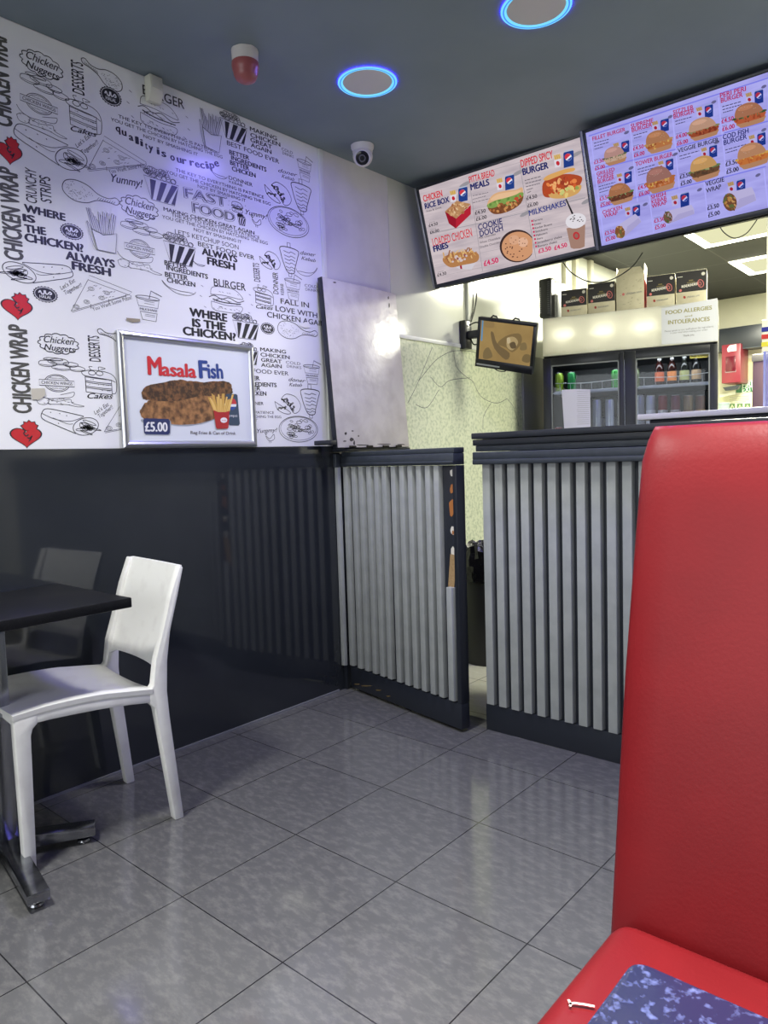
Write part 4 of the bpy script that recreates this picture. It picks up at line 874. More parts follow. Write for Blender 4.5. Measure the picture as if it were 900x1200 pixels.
m1.po([e2(*q) for q in ((358, 490), (420, 440), (560, 405), (690, 425), (695, 480), (640, 540), (520, 590), (420, 612), (362, 590))], (170, 74, 44), True); m1.po([e2(*q) for q in ((420, 560), (560, 540), (690, 500), (670, 570), (560, 615), (430, 615))], (206, 160, 96), True); cx, cy = e2(525, 510); m1.blobs(cx, cy, 80, 34, ((206, 96, 50), (178, 72, 42), (226, 132, 74), (150, 60, 40), (232, 170, 110)), 46, 13, 7); cx, cy = e2(590, 560); m1.blobs(cx, cy, 50, 16, ((146, 160, 84), (196, 196, 120), (222, 196, 120)), 14, 10, 2)
m1.po([e2(*q) for q in ((365, 455), (400, 420), (480, 388), (560, 362), (635, 352), (635, 378), (560, 400), (470, 436), (400, 462))], (214, 162, 94), True)
cx, cy = e2(650, 815); m1.po([e2(*q) for q in ((568, 880), (732, 848), (727, 1040), (690, 1056), (630, 1060), (605, 1050))], (160, 126, 112)); m1.el(cx, cy, 50, 36, (222, 218, 224)); m1.po([e2(*q) for q in ((558, 626), (568, 620), (630, 752), (614, 758))], (38, 36, 40)); m1.el(*e2(655, 945), 16, 19, (186, 50, 56)); m1.el(*e2(655, 945), 9, 11, (150, 100, 92))
for k in range(14): m1.el(cx+rn.uniform(-34, 34), cy+rn.uniform(-26, 4), 4, 2.4, (70, 60, 60), n=6)
S1.build('menu_print', t1)
m2 = Menu(S2, 680, 80, 4.09, -.29, (.84, .84, 1.0))
Rr = (206, 40, 84)
grid = (172, 168, 236)
for x0, y0, x1, y1 in ((75, 485, 262, 438), (262, 438, 460, 388), (460, 378, 690, 318), (690, 310, 905, 252), (95, 668, 335, 600), (330, 610, 600, 540), (600, 545, 890, 470), (40, 325, 905, 45)): m2.ln(x0, y0, x1, y1, .005, (150, 150, 226))
for x0, y0, x1, y1 in ((238, 262, 275, 640), (440, 205, 475, 580), (662, 140, 700, 510), (330, 608, 352, 790), (593, 545, 612, 720), (880, 480, 900, 660), (50, 330, 115, 830)): m2.ln(x0, y0, x1, y1, .005, (206, 204, 246))
for x, y in ((222, 308), (432, 232), (640, 162), (880, 88), (244, 478), (455, 412), (655, 355), (880, 295), (312, 652), (572, 582), (852, 512)): m2.el(x, y, 14, 7, (120, 116, 140), -.5, 10)
for t, q, h, col in (('FILLET BURGER', (62, 347, 218, 301), 18, Rr), ('SUPREME', (245, 288, 352, 258), 20, Rr), ('BURGER', (250, 307, 346, 279), 20, Rr), ('SIZZLER', (447, 222, 545, 195), 20, Rr), ('BURGER', (450, 242, 548, 213), 20, Rr), ('PERI PERI', (672, 142, 795, 108), 22, Rr), ('BURGER', (676, 166, 780, 136), 22, Rr),
    ('GRILLED', (82, 515, 167, 491), 17, Rr), ('CHEESE', (85, 535, 163, 513), 17, Rr), ('BURGER', (87, 554, 165, 531), 17, Rr), ('TOWER BURGER', (268, 470, 445, 420), 20, Rr), ('VEGGIE BURGER', (470, 405, 665, 351), 20, K_), ('COD FISH', (686, 342, 808, 309), 23, N_), ('BURGER', (690, 369, 800, 337), 23, N_),
    ('CHICKEN', (110, 700, 203, 674), 18, Rr), ('WRAP', (117, 718, 182, 700), 18, Rr), ('SHISH', (342, 628, 412, 609), 19, Rr), ('KEBAB', (345, 650, 416, 630), 19, Rr), ('WRAP', (346, 671, 418, 650), 19, Rr), ('VEGGIE', (603, 566, 692, 541), 21, K_), ('WRAP', (606, 597, 678, 576), 21, K_)):
    m2.tx(t, *q, h, col, .02)
for x, y, n, w_ in ((65, 360, 3, 72), (255, 322, 2, 66), (455, 255, 2, 82), (680, 185, 3, 90), (88, 568, 3, 80), (275, 485, 3, 82), (475, 422, 2, 95), (695, 392, 2, 100)):
    for i in range(n): m2.dash(x+2*i, y+14*i, x+2*i+w_*(1 if i < n-1 else .55), y+14*i-.28*w_*(1 if i < n-1 else .55), (96, 92, 116), .0035)
for x, y, a_, b_, w_ in ((69, 460, '3.50', '5.00', 47), (256, 395, '4.50', '6.00', 50), (462, 338, '4.00', '6.00', 52), (679, 265, '4.50', '6.00', 58), (96, 635, '3.50', '5.00', 47), (280, 582, '4.50', '6.00', 50), (480, 530, '3.50', '5.00', 52), (699, 470, '3.50', '5.00', 58), (121, 800, '3.50', '5.00', 46), (357, 741, '3.50', '5.00', 50), (612, 680, '3.50', '5.00', 55)):
    col = K_ if x in (480, 699, 612) else Rr; h = w_*.36
    m2.tx('\u00a3'+a_, x, y, x+w_, y-.27*w_, h, col, .03); m2.tx('\u00a3'+b_, x+4, y+h*1.75, x+4+w_, y+h*1.75-.27*w_, h, col, .03); m2.dash(x-3, y-h*1.2, x+26, y-h*1.2-8, (110, 100, 130), .002); m2.dash(x+1, y+h*.62, x+24, y+h*.62-7, (110, 100, 130), .002)
for x, y, w_ in ((197, 350, 38), (385, 245, 40), (597, 178, 40), (836, 108, 42), (213, 497, 36), (412, 437, 36), (620, 372, 38), (850, 312, 40), (254, 658, 36), (483, 600, 42), (752, 535, 42)):
    m2.can(x, y, w_, w_*1.6); m2.chips(x-w_*1.05, y+w_*.25, w_*.95, w_*1.25)
m2.burger(170, 418, 108, 88, (206, 160, 128), ((222, 190, 140), (196, 160, 110)), ((96, 110, 72), (140, 150, 96)), 1)
m2.burger(381, 350, 128, 106, (196, 136, 82), ((206, 130, 66), (176, 98, 50), (236, 190, 90)), ((206, 160, 90), (186, 120, 60)), 2)
m2.burger(596, 288, 146, 104, (214, 168, 120), ((176, 84, 44), (146, 62, 36), (196, 104, 56)), ((160, 150, 90), (176, 90, 50)), 3)
m2.burger(818, 222, 152, 112, (190, 128, 82), ((206, 104, 56), (176, 84, 44)), ((70, 96, 52), (104, 130, 72)), 4)
m2.burger(206, 598, 118, 100, (190, 128, 76), ((110, 62, 40), (140, 84, 50)), ((116, 148, 76), (156, 178, 104)), 5)
m2.burger(395, 530, 136, 124, (176, 124, 96), ((206, 120, 56), (176, 90, 40), (236, 186, 80), (222, 150, 90)), ((196, 120, 60), (232, 180, 90)), 6)
m2.burger(608, 476, 142, 118, (222, 172, 92), ((120, 84, 50), (96, 72, 46)), ((120, 140, 76), (176, 180, 104)), 7)
m2.burger(838, 415, 152, 118, (206, 150, 96), ((222, 130, 56), (206, 110, 50)), ((236, 186, 80), (226, 160, 60)), 8)
def wrapm(cx, cy, L_, r, ang, cols, seed):
    d = (math.cos(ang), math.sin(ang)); n_ = (-d[1], d[0]); P = [(cx+n_[0]*r, cy+n_[1]*r), (cx+d[0]*L_+n_[0]*r*.7, cy+d[1]*L_+n_[1]*r*.7), (cx+d[0]*L_*1.04, cy+d[1]*L_*1.04), (cx+d[0]*L_-n_[0]*r*.8, cy+d[1]*L_-n_[1]*r*.8), (cx-n_[0]*r, cy-n_[1]*r)]
    m2.po(P, (216, 208, 214)); m2.po([P[0], P[1], (cx+d[0]*L_, cy+d[1]*L_), (cx+d[0]*L_*.4, cy+d[1]*L_*.4)], (198, 190, 204)); m2.el(cx, cy, r*.72, r*.95, cols[1], ang*.5); m2.blobs(cx, cy, r*.62, r*.85, cols, 34, r*.2, seed)
wrapm(212, 778, 110, 32, -.65, ((196, 140, 70), (150, 96, 50), (222, 176, 96), (120, 120, 60)), 3); wrapm(440, 708, 125, 30, -.3, ((96, 120, 60), (140, 96, 70), (70, 84, 50), (196, 170, 150)), 4); wrapm(735, 635, 120, 45, -.32, ((206, 150, 70), (130, 84, 50), (110, 120, 60), (222, 170, 90)), 5)
S2.build('menu_print', t2)

# ================================================================ MONITOR ON WALL ARM
mex, mey = frame_axes(.134, .294, -.237); mo = Vector((.21, 2.46, 1.91)); MW, MH = .344, .279; mn = mex.cross(mey)
mt = thing('wall_monitor', 'small black monitor tilted on a wall arm showing brown kitchen footage', 'monitor', mo+mex*MW/2-mey*MH/2)
b = B(); obox(b, mo, mex, mey, 0, MW, -MH, 0, -.03, 0, .006); obox(b, mo, mex, mey, .06, MW-.06, -MH+.05, -.04, -.06, -.028, .01); obj('case', b, mat('black_monitor_plastic', (24, 26, 30), .3), mt, world=True)
b = B(); e = .018
obox(b, mo, mex, mey, 0, MW, -e, 0, 0, .005, .0015); obox(b, mo, mex, mey, 0, MW, -MH, -MH+.045, 0, .005, .0015); obox(b, mo, mex, mey, 0, e, -MH+.045, -e, 0, .005, .0015); obox(b, mo, mex, mey, MW-e, MW, -MH+.045, -e, 0, .005, .0015); obj('bezel', b, MC['black_monitor_plastic'], mt, world=True)
b = B(); obox(b, mo, mex, mey, e, MW-e, -MH+.045, -e, .0005, .0015); scr = obj('screen', b, emis('cctv_brown', (158, 132, 84), 1, 9, (146, 120, 76)), mt, world=True, smooth=False)
b = B(); obox(b, mo, mex, mey, .01, .15, -MH+.012, -MH+.02, .005, .007); obj('silver_strip', b, mat('silver_strip', (196, 196, 196), .3, .6), mt, world=True)
for x in (.07, .20):
    b = B(); tube(b, [mo+mex*x+mey*-.002-mn*.01, mo+mex*(x+.012)+mey*.012-mn*.012, mo+mex*(x+.035)+mey*.008-mn*.012, mo+mex*(x+.04)+mey*-.003-mn*.01], .005); obj('top_clip', b, MC['black_monitor_plastic'], mt, world=True)
b = B(); tube(b, smoothpts([mo+mex*x+mey*y-mn*.02 for x, y in ((.10, -MH+.004), (.13, -MH-.012), (.17, -MH-.012), (.19, -MH+.004))], 4), .003); obj('rear_cable', b, MC['black_monitor_plastic'], mt, world=True)
ma = Art(mo + mn*.0016, mex, mey, .0003, .0001); q9 = lambda x, y: ma.loc(545+x/9, 355+y/9)
for pts, col, ly in (([(270, 318), (300, 314), (340, 430), (470, 530), (430, 600), (310, 480)], (112, 94, 66), 0), ([(340, 430), (430, 350), (560, 320), (600, 370), (580, 450), (500, 520), (430, 470)], (122, 102, 68), 0), ([(450, 370), (520, 360), (560, 420), (500, 500), (440, 460)], (168, 146, 104), 1), ([(590, 430), (640, 420), (650, 490), (580, 495)], (124, 106, 72), 0), ([(625, 545), (690, 555), (675, 630), (600, 610)], (116, 98, 66), 0), ([(200, 500), (250, 470), (290, 560), (240, 590), (190, 580)], (120, 102, 70), 0), ([(205, 190), (300, 200), (300, 260), (210, 250)], (142, 118, 78), 0), ([(440, 375), (470, 365), (480, 410), (450, 430)], (190, 172, 136), 2), ([(470, 430), (520, 410), (540, 470), (490, 480)], (96, 82, 60), 2)):
    ma.poly([q9(p[0], p[1]) for p in smoothpts([(x, y, 0) for x, y in pts], 3, True)], ec(*col), ly)
ma.poly([q9(*p) for p in ((181, 168), (196, 170), (182, 400), (166, 398))], ec(92, 140, 180), 3)
ma.build('footage_image', scr)
wb = thing('monitor_bracket', 'black wall arm bracket holding the small monitor', 'bracket', (.03, 2.6, 1.86))
b = B(); box(b, .004, .045, 2.565, 2.635, 1.765, 1.93, .006); obj('wall_plate', b, MC['black_monitor_plastic'], wb, world=True)
jc = mo + mex*.17 - mey*.14 - mn*.075
b = B(); box(b, .045, .13, 2.58, 2.62, 1.82, 1.865, .005); tube(b, [(.12, 2.60, 1.843), jc], .018, 10); obj('arm', b, MC['black_monitor_plastic'], wb, world=True)
b = B(); obox(b, mo, mex, mey, .13, .21, -.18, -.10, -.072, -.061, .003); obj('mount_plate', b, MC['black_monitor_plastic'], wb, world=True)
b = B(); tube(b, smoothpts([(.05, 2.60, 1.90), (.08, 2.62, 1.915), (.12, 2.61, 1.90), (.13, 2.60, 1.865)], 5), .004); tube(b, smoothpts([(.06, 2.6, 1.82), (.09, 2.58, 1.785), (.12, 2.58, 1.785), (.14, 2.57, 1.83)], 5), .004); obj('cable_loop', b, MC['black_monitor_plastic'], wb, world=True)
cdn = thing('cable_conduit', 'white conduit strip running down the glossy wall to the monitor bracket', 'conduit', (.02, 2.66, 2.2))
b = B(); box(b, .004, .022, 2.635, 2.675, 1.94, CEIL-.004, .004); obj('trunking', b, MC['white_plastic_trim'], cdn, world=True)
b = B(); tube(b, [(.02, 2.69, 2.58), (.02, 2.695, 2.2)], .007); tube(b, smoothpts([(.02, 2.695, 2.2), (.03, 2.715, 2.1), (.028, 2.69, 2.0), (.03, 2.65, 1.93)], 5), .004); tube(b, smoothpts([(.02, 2.695, 2.1), (.026, 2.68, 2.02), (.03, 2.655, 1.93)], 5), .003); obj('cable', b, mat('dark_grey_cable', (60, 60, 58), .5), cdn, world=True)

# ================================================================ FRIDGE
FO = Vector((.235, 3.137, 0)); FA = .28; fx = Vector((math.cos(FA), math.sin(FA), 0)); fy = Vector((-math.sin(FA), math.cos(FA), 0)); FM = Matrix.Translation(FO) @ Matrix.Rotation(FA, 4, 'Z')
fr = thing('drinks_fridge', 'tall black double door drinks fridge with lit white header behind the counter', 'fridge', FO, FA)
def fl(u, v, depth=0.0):
    p = hit(u, v, FO + fy*depth, fy) - FO; return p.dot(fx), p.z
FW, FD, FH, HZ = 1.0, .60, 1.978, 1.742
M_fb = mat('black_fridge_enamel', (36, 38, 42), .35); M_fi = mat('grey_fridge_interior', (44, 47, 50), .4)
b = B(); box(b, 0, .03, .03, FD, .08, HZ, .003); box(b, FW-.03, FW, .03, FD, .08, HZ, .003); box(b, 0, FW, FD-.03, FD, .08, HZ); box(b, 0, FW, .03, FD, .08, .16, .003); box(b, .03, FW-.03, .03, FD-.03, 1.70, HZ); box(b, 0, FW, .0, FD, 0.0, .08, .003); obj('cabinet', b, M_fb, fr)
b = B(); box(b, .031, FW-.031, FD-.05, FD-.031, .17, 1.70); obj('interior_liner', b, M_fi, fr)
# header light box: translucent front with three lamps behind
b = B(); box(b, 0, FW, .12, FD, HZ, FH, .004); box(b, 0, FW, .012, .12, HZ, HZ+.012); box(b, 0, FW, .012, .12, FH-.012, FH); box(b, 0, .012, .012, .12, HZ+.012, FH-.012); box(b, FW-.012, FW, .012, .12, HZ+.012, FH-.012); hdr = obj('header_box', b, mat('grey_header_metal', (140, 138, 132), .5), fr)
mtx = bpy.data.materials.new('translucent_header_panel'); mtx.use_nodes = True; nt = mtx.node_tree; nt.nodes.remove(nt.nodes['Principled BSDF'])
tr_ = nt.nodes.new('ShaderNodeBsdfTranslucent'); tr_.inputs[0].default_value = lin((240, 239, 228)); df = nt.nodes.new('ShaderNodeBsdfPrincipled'); df.inputs['Base Color'].default_value = lin((214, 213, 204)); df.inputs['Roughness'].default_value = .25
ms = nt.nodes.new('ShaderNodeMixShader'); ms.inputs[0].default_value = .5; nt.links.new(tr_.outputs[0], ms.inputs[1]); nt.links.new(df.outputs[0], ms.inputs[2]); nt.links.new(ms.outputs[0], nt.nodes['Material Output'].inputs[0])
b = B(); box(b, .001, FW-.001, .004, .007, HZ+.002, FH-.002); pan = obj('header_panel', b, mtx, hdr, smooth=False)
for lx in (.095, .155, .335, .395, .575, .635):
    l = bpy.data.lights.new('header_lamp', 'POINT'); l.energy = .8; l.shadow_soft_size = .02; l.color = (1, .99, .90)
    o = bpy.data.objects.new('header_lamp', l); C.objects.link(o); o.parent = fr; o.location = (lx, .045, 1.868)
# torn white edging and notice sheet
ha = Art(FO + fy*.004, fx, (0, 0, 1), .0006)
q8 = lambda x, y: ha.loc(620+x/3.913, 300+y/3.913)
note = mat('notice_paper', (206, 208, 216), .4); gold = mat('notice_olive_ink', (150, 146, 96), .5); nk = mat('notice_grey_ink', (120, 120, 126), .5)
ha.poly([q8(*p) for p in ((606, 240), (864, 193), (866, 388), (608, 406))], note, 0)
def NT(t, x0, y0, x1, y1, h, m, bold=.03): 
    hh = (q8(x0, y0-h)-q8(x0, y0)).length; ha.text(t, q8(x0, y0), q8(x1, y1), hh, m, 2, bold)
NT('FOOD ALLERGIES', 627, 269, 838, 245, 17, gold); NT('and', 714, 281, 748, 277, 9, gold, .01); NT('INTOLERANCES', 638, 314, 828, 297, 18, gold)
NT('Please speak to our staff about the ingredients', 622, 350, 846, 326, 8, nk, 0); NT('in your meal when making your order.', 648, 357, 820, 341, 8, nk, 0); NT('Thank you.', 706, 370, 758, 364, 8, nk, .02)
wedge = mat('flaking_white_film', (222, 220, 206), .6)
rn = random.Random(11)
for k in range(26):
    x = 80+k*20; y = 455-(x-66)*.083-rn.uniform(2, 10); ha.poly([q8(*p) for p in ((x-12, y+2), (x-2, y-rn.uniform(0, 5)), (x+10, y+rn.uniform(-2, 3)), (x, y+rn.uniform(3, 7)))], wedge, 1)
ha.build('header_notice', pan)
M_glass = bpy.data.materials.new('clear_door_glass'); M_glass.use_nodes = True; nt = M_glass.node_tree; nt.nodes.remove(nt.nodes['Principled BSDF'])
tb = nt.nodes.new('ShaderNodeBsdfTransparent'); tb.inputs[0].default_value = (.9, .93, .94, 1); gb = nt.nodes.new('ShaderNodeBsdfGlossy'); gb.inputs['Roughness'].default_value = .02; fz = nt.nodes.new('ShaderNodeFresnel'); fz.inputs[0].default_value = 1.3
ms = nt.nodes.new('ShaderNodeMixShader'); nt.links.new(fz.outputs[0], ms.inputs[0]); nt.links.new(tb.outputs[0], ms.inputs[1]); nt.links.new(gb.outputs[0], ms.inputs[2]); nt.links.new(ms.outputs[0], nt.nodes['Material Output'].inputs[0])
gl = [fl(620+100/3.913, 300+505/3.913), fl(620+412/3.913, 300+480/3.913), fl(620+488/3.913, 300+465/3.913), fl(620+830/3.913, 300+440/3.913)]
ztop = sum(g[1] for g in gl)/4
doors = []
for x0, x1, g0, g1 in ((.0, .487, gl[0][0], gl[1][0]), (.490, FW, gl[2][0], gl[3][0])):
    b = B(); box(b, x0, g0, 0, .03, .17, 1.73, .003); box(b, g1, x1, 0, .03, .17, 1.73, .003); box(b, g0, g1, 0, .03, ztop, 1.73, .003); box(b, g0, g1, 0, .03, .17, .25, .003)
    d = obj('door', b, M_fb, fr); doors.append(d)
    b = B(); box(b, g0, g1, .012, .016, .25, ztop); obj('glass_pane', b, M_glass, d, smooth=False)
    b = B()
    for (a0, a1, c0, c1) in ((g0, g1, ztop-.008, ztop), (g0, g0+.008, .25, ztop), (g1-.008, g1, .25, ztop)): box(b, a0, a1, .002, .011, c0, c1)
    obj('door_gasket', b, mat('grey_gasket', (118, 122, 126), .5), d)
# price sticker and the sheet taped to the glass
a_ = Art(FO + fy*.0118, fx, (0, 0, 1), .0004); p = lambda x, y: a_.loc(730+x/7.5, 390+y/7.5)
a_.poly([p(*k) for k in ((580, 180), (752, 165), (760, 215), (590, 226))], mat('yellow_price_strip', (186, 178, 92), .5), 0); a_.text('ICE COLD', p(600, 216), p(748, 205), (p(600, 180)-p(600, 216)).length, mat('olive_print', (110, 104, 48), .5), 1, .03); a_.build('yellow_strip', doors[1])
a_ = Art(FO + fy*.0118, fx, (0, 0, 1), .0004); p = lambda x, y: a_.loc(630+x/7.5, 400+y/7.5)
nt_ = thing('paper_notice', 'white paper sheet taped inside the left fridge door', 'paper', FO + fx*.15 + Vector((0, 0, 1.3)))
b = B(); P3 = [p(212, 428), p(330, 420), p(462, 422), p(466, 760), p(330, 770), p(235, 780)]
prism(b, [FO + fx*q.x + Vector((0, 0, q.y)) + fy*.0095 for q in P3], -fy*.0012)
obj('sheet', b, mat('lilac_white_paper', (206, 204, 226), .5), nt_, world=True)
pa = Art(FO + fy*.008, fx, (0, 0, 1), .0005); p = lambda x, y: pa.loc(630+x/7.5, 400+y/7.5)
for i in range(17): pa.stroke([p(345+3*(i % 3), 440+18*i), p(455, 436+18*i)], .0014, nk)
pa.build('sheet_lines', nt_)
# shelves and drinks
def shelf_z(pts): return sum(fl(u, v, .12)[1] for u, v in pts)/len(pts)
ZU = shelf_z([(772.7, 455), (787, 453), (802, 449), (816, 447)]); ZL = 1.185
M_wire = mat('white_wire_shelf', (196, 198, 200), .4)
for z in (ZU, ZL, .80, .45):
    b = B(); box(b, .034, FW-.034, .07, FD-.055, z-.008, z-.002)
    for x0, x1 in ((gl[0][0]+.01, gl[1][0]-.01), (gl[2][0]+.01, gl[3][0]-.01)):
        box(b, x0, x1, .062, .069, z-.016, z+.004, .001); tube(b, smoothpts([(x0, .066, z+.055), ((x0+x1)/2, .060, z+.045), (x1, .066, z+.055)], 5), .0022, 6)
        for k in range(6): x = x0+(x1-x0)*(k+.5)/6; tube(b, [(x, .066, z), (x, .063, z+.047)], .0016, 5)
    obj('shelf', b, M_wire, fr)
b = B()
for x in (.03, .484, .966): box(b, x-.004, x+.004, .05, .06, .3, 1.69)
fl_l = bpy.data.lights.new('fridge_lamp', 'AREA'); fl_l.shape = 'RECTANGLE'; fl_l.size = .85; fl_l.size_y = .04; fl_l.energy = 1.6; fl_l.color = (.9, .95, 1)
fo_l = bpy.data.objects.new('fridge_lamp', fl_l); C.objects.link(fo_l); fo_l.parent = fr; fo_l.location = (.5, .055, 1.695); fo_l.rotation_euler = (math.radians(25), 0, 0)
obj('led_strip', b, emis('fridge_led_white', (220, 230, 255), 3.5), fr)
def can_prof(r, h): return [(0, 0), (r*.82, 0), (r*.9, .003), (r, .012), (r, h-.016), (r*.86, h-.004), (r*.86, h), (r*.78, h-.003), (0, h-.003)]
def bot_prof(r, h): return [(0, 0), (r*.9, 0), (r, .008), (r, h*.62), (r*.9, h*.74), (r*.6, h*.86), (r*.46, h*.9), (r*.46, h)]
M_al = mat('bare_aluminium', (206, 208, 210), .25, .9)
def can(x, z, depth, r, h, col, label, group, name='drink_can', band=None):
    base = FO + fx*x + fy*depth + Vector((0, 0, z)); t = thing(name, label, 'can', base, FA, group)
    b = B(); lathe(b, can_prof(r, h)[:6] + [(r*.86, h-.004), (0, h-.004)], n=20); m = mat('can_%d_%d_%d' % col, col, .25, .35); bo = obj('can_body', b, m, t)
    b = B(); loft(b, [[(q*math.cos(2*PI*k/20), q*math.sin(2*PI*k/20), zz) for k in range(20)] for q, zz in ((r*.86, h-.004), (r*.88, h), (r*.78, h-.001), (r*.74, h-.006), (.001, h-.006))], caps=False); obj('can_lid', b, M_al, t)
    if band:
        b = B(); loft(b, [[((r+.0006)*math.cos(2*PI*k/20), (r+.0006)*math.sin(2*PI*k/20), zz) for k in range(20)] for zz in (h*.3, h*.68)], caps=False); obj('printed_band', b, mat('band_%d_%d_%d' % band, band, .3, .2), bo)
def bottle(x, z, depth, r, h, col, cap, lab, label, group):
    base = FO + fx*x + fy*depth + Vector((0, 0, z)); t = thing('drink_bottle', label, 'bottle', base, FA, group)
    b = B(); lathe(b, bot_prof(r, h*.96)+[(0, h*.96)], n=20); bo = obj('bottle_body', b, mat('bottle_%d_%d_%d' % col, col, .12), t)
    b = B(); lathe(b, [(0, h*.93), (r*.46, h*.93), (r*.46, h), (r*.3, h+.002), (0, h+.002)], n=16); obj('cap', b, mat('cap_%d_%d_%d' % cap, cap, .4), t)
    b = B(); loft(b, [[((r+.0008)*math.cos(2*PI*k/20), (r+.0008)*math.sin(2*PI*k/20), zz) for k in range(20)] for zz in (h*.16, h*.5)], caps=False); obj('paper_label', b, mat('wraplabel_%d_%d_%d' % lab, lab, .4), bo)
D0 = .13
ORD = ('first', 'second', 'third', 'fourth', 'fifth', 'sixth')
for i, (u, col, cap, lab) in enumerate(((772.7, (50, 22, 20), (230, 230, 230), (206, 96, 50)), (787.3, (46, 22, 18), (230, 230, 230), (220, 130, 60)), (802, (30, 32, 28), (200, 200, 196), (176, 180, 120)), (816, (30, 30, 30), (196, 196, 190), (196, 160, 120)))):
    x = fl(u, 430, D0)[0]; bottle(x, ZU, D0, .026, .165, col, cap, lab, 'upper shelf soft drink bottle, %s from the left, %s label, right fridge door' % (ORD[i], ('orange red', 'amber orange', 'olive', 'peach')[i]), 'bottles on the upper fridge shelf')
for i, (u, col, band) in enumerate(((750, (196, 198, 202), None), (762.7, (208, 210, 214), (232, 232, 232)), (776.7, (150, 34, 40), (226, 224, 222)), (791.5, (136, 60, 74), (206, 190, 196)), (806.5, (164, 138, 96), (120, 80, 50)), (820.5, (120, 76, 50), (196, 150, 100)))):
    x = fl(u, 480, D0)[0]; can(x, ZL, D0, .0275, fl(u, 463, D0)[1]-ZL-.004*i*0, col, '%s drink can behind right fridge door, %s from left on lower shelf' % (('silver', 'silver and white', 'red and white', 'maroon', 'tan', 'brown')[i], ORD[i]), 'cans on the lower fridge shelf', band=band)
for i, (u, col) in enumerate(((655.5, (124, 150, 44)), (670, (36, 120, 62)))):
    x = fl(u, 440, D0)[0]; can(x, ZU, D0, .027, .125, col, '%s can on upper fridge shelf behind left door' % ('yellow green', 'leaf green')[i], None)
x = fl(721.5, 440, D0)[0]; can(x, ZU, D0, .027, .12, (60, 140, 66), 'green can at the right of the upper shelf, left fridge door', None)
x = fl(744.5, 440, D0)[0]; can(x, ZU, D0+.04, .024, .12, (110, 122, 92), 'grey green can at left of upper shelf, right fridge door', None)
for i, u in enumerate((699.5, 714.5, 729)):
    x = fl(u, 480, D0)[0]; can(x, ZL, D0, .0275, fl(u, 468, D0)[1]-ZL, (198, 200, 204), 'silver can on lower shelf behind left fridge door, %s from the paper sheet' % ORD[i], 'cans on the lower fridge shelf')
    can(x+.012, ZL, D0+.075, .0275, .168, (190, 192, 196), 'silver can in back row of lower fridge shelf, %s from the paper sheet' % ORD[i], 'cans on the lower fridge shelf')
x = fl(652.5, 488, D0)[0]+.012; can(x, ZL, D0, .0275, .12, (170, 60, 54), 'red can at far left of the lower fridge shelf', None, band=(206, 170, 150))

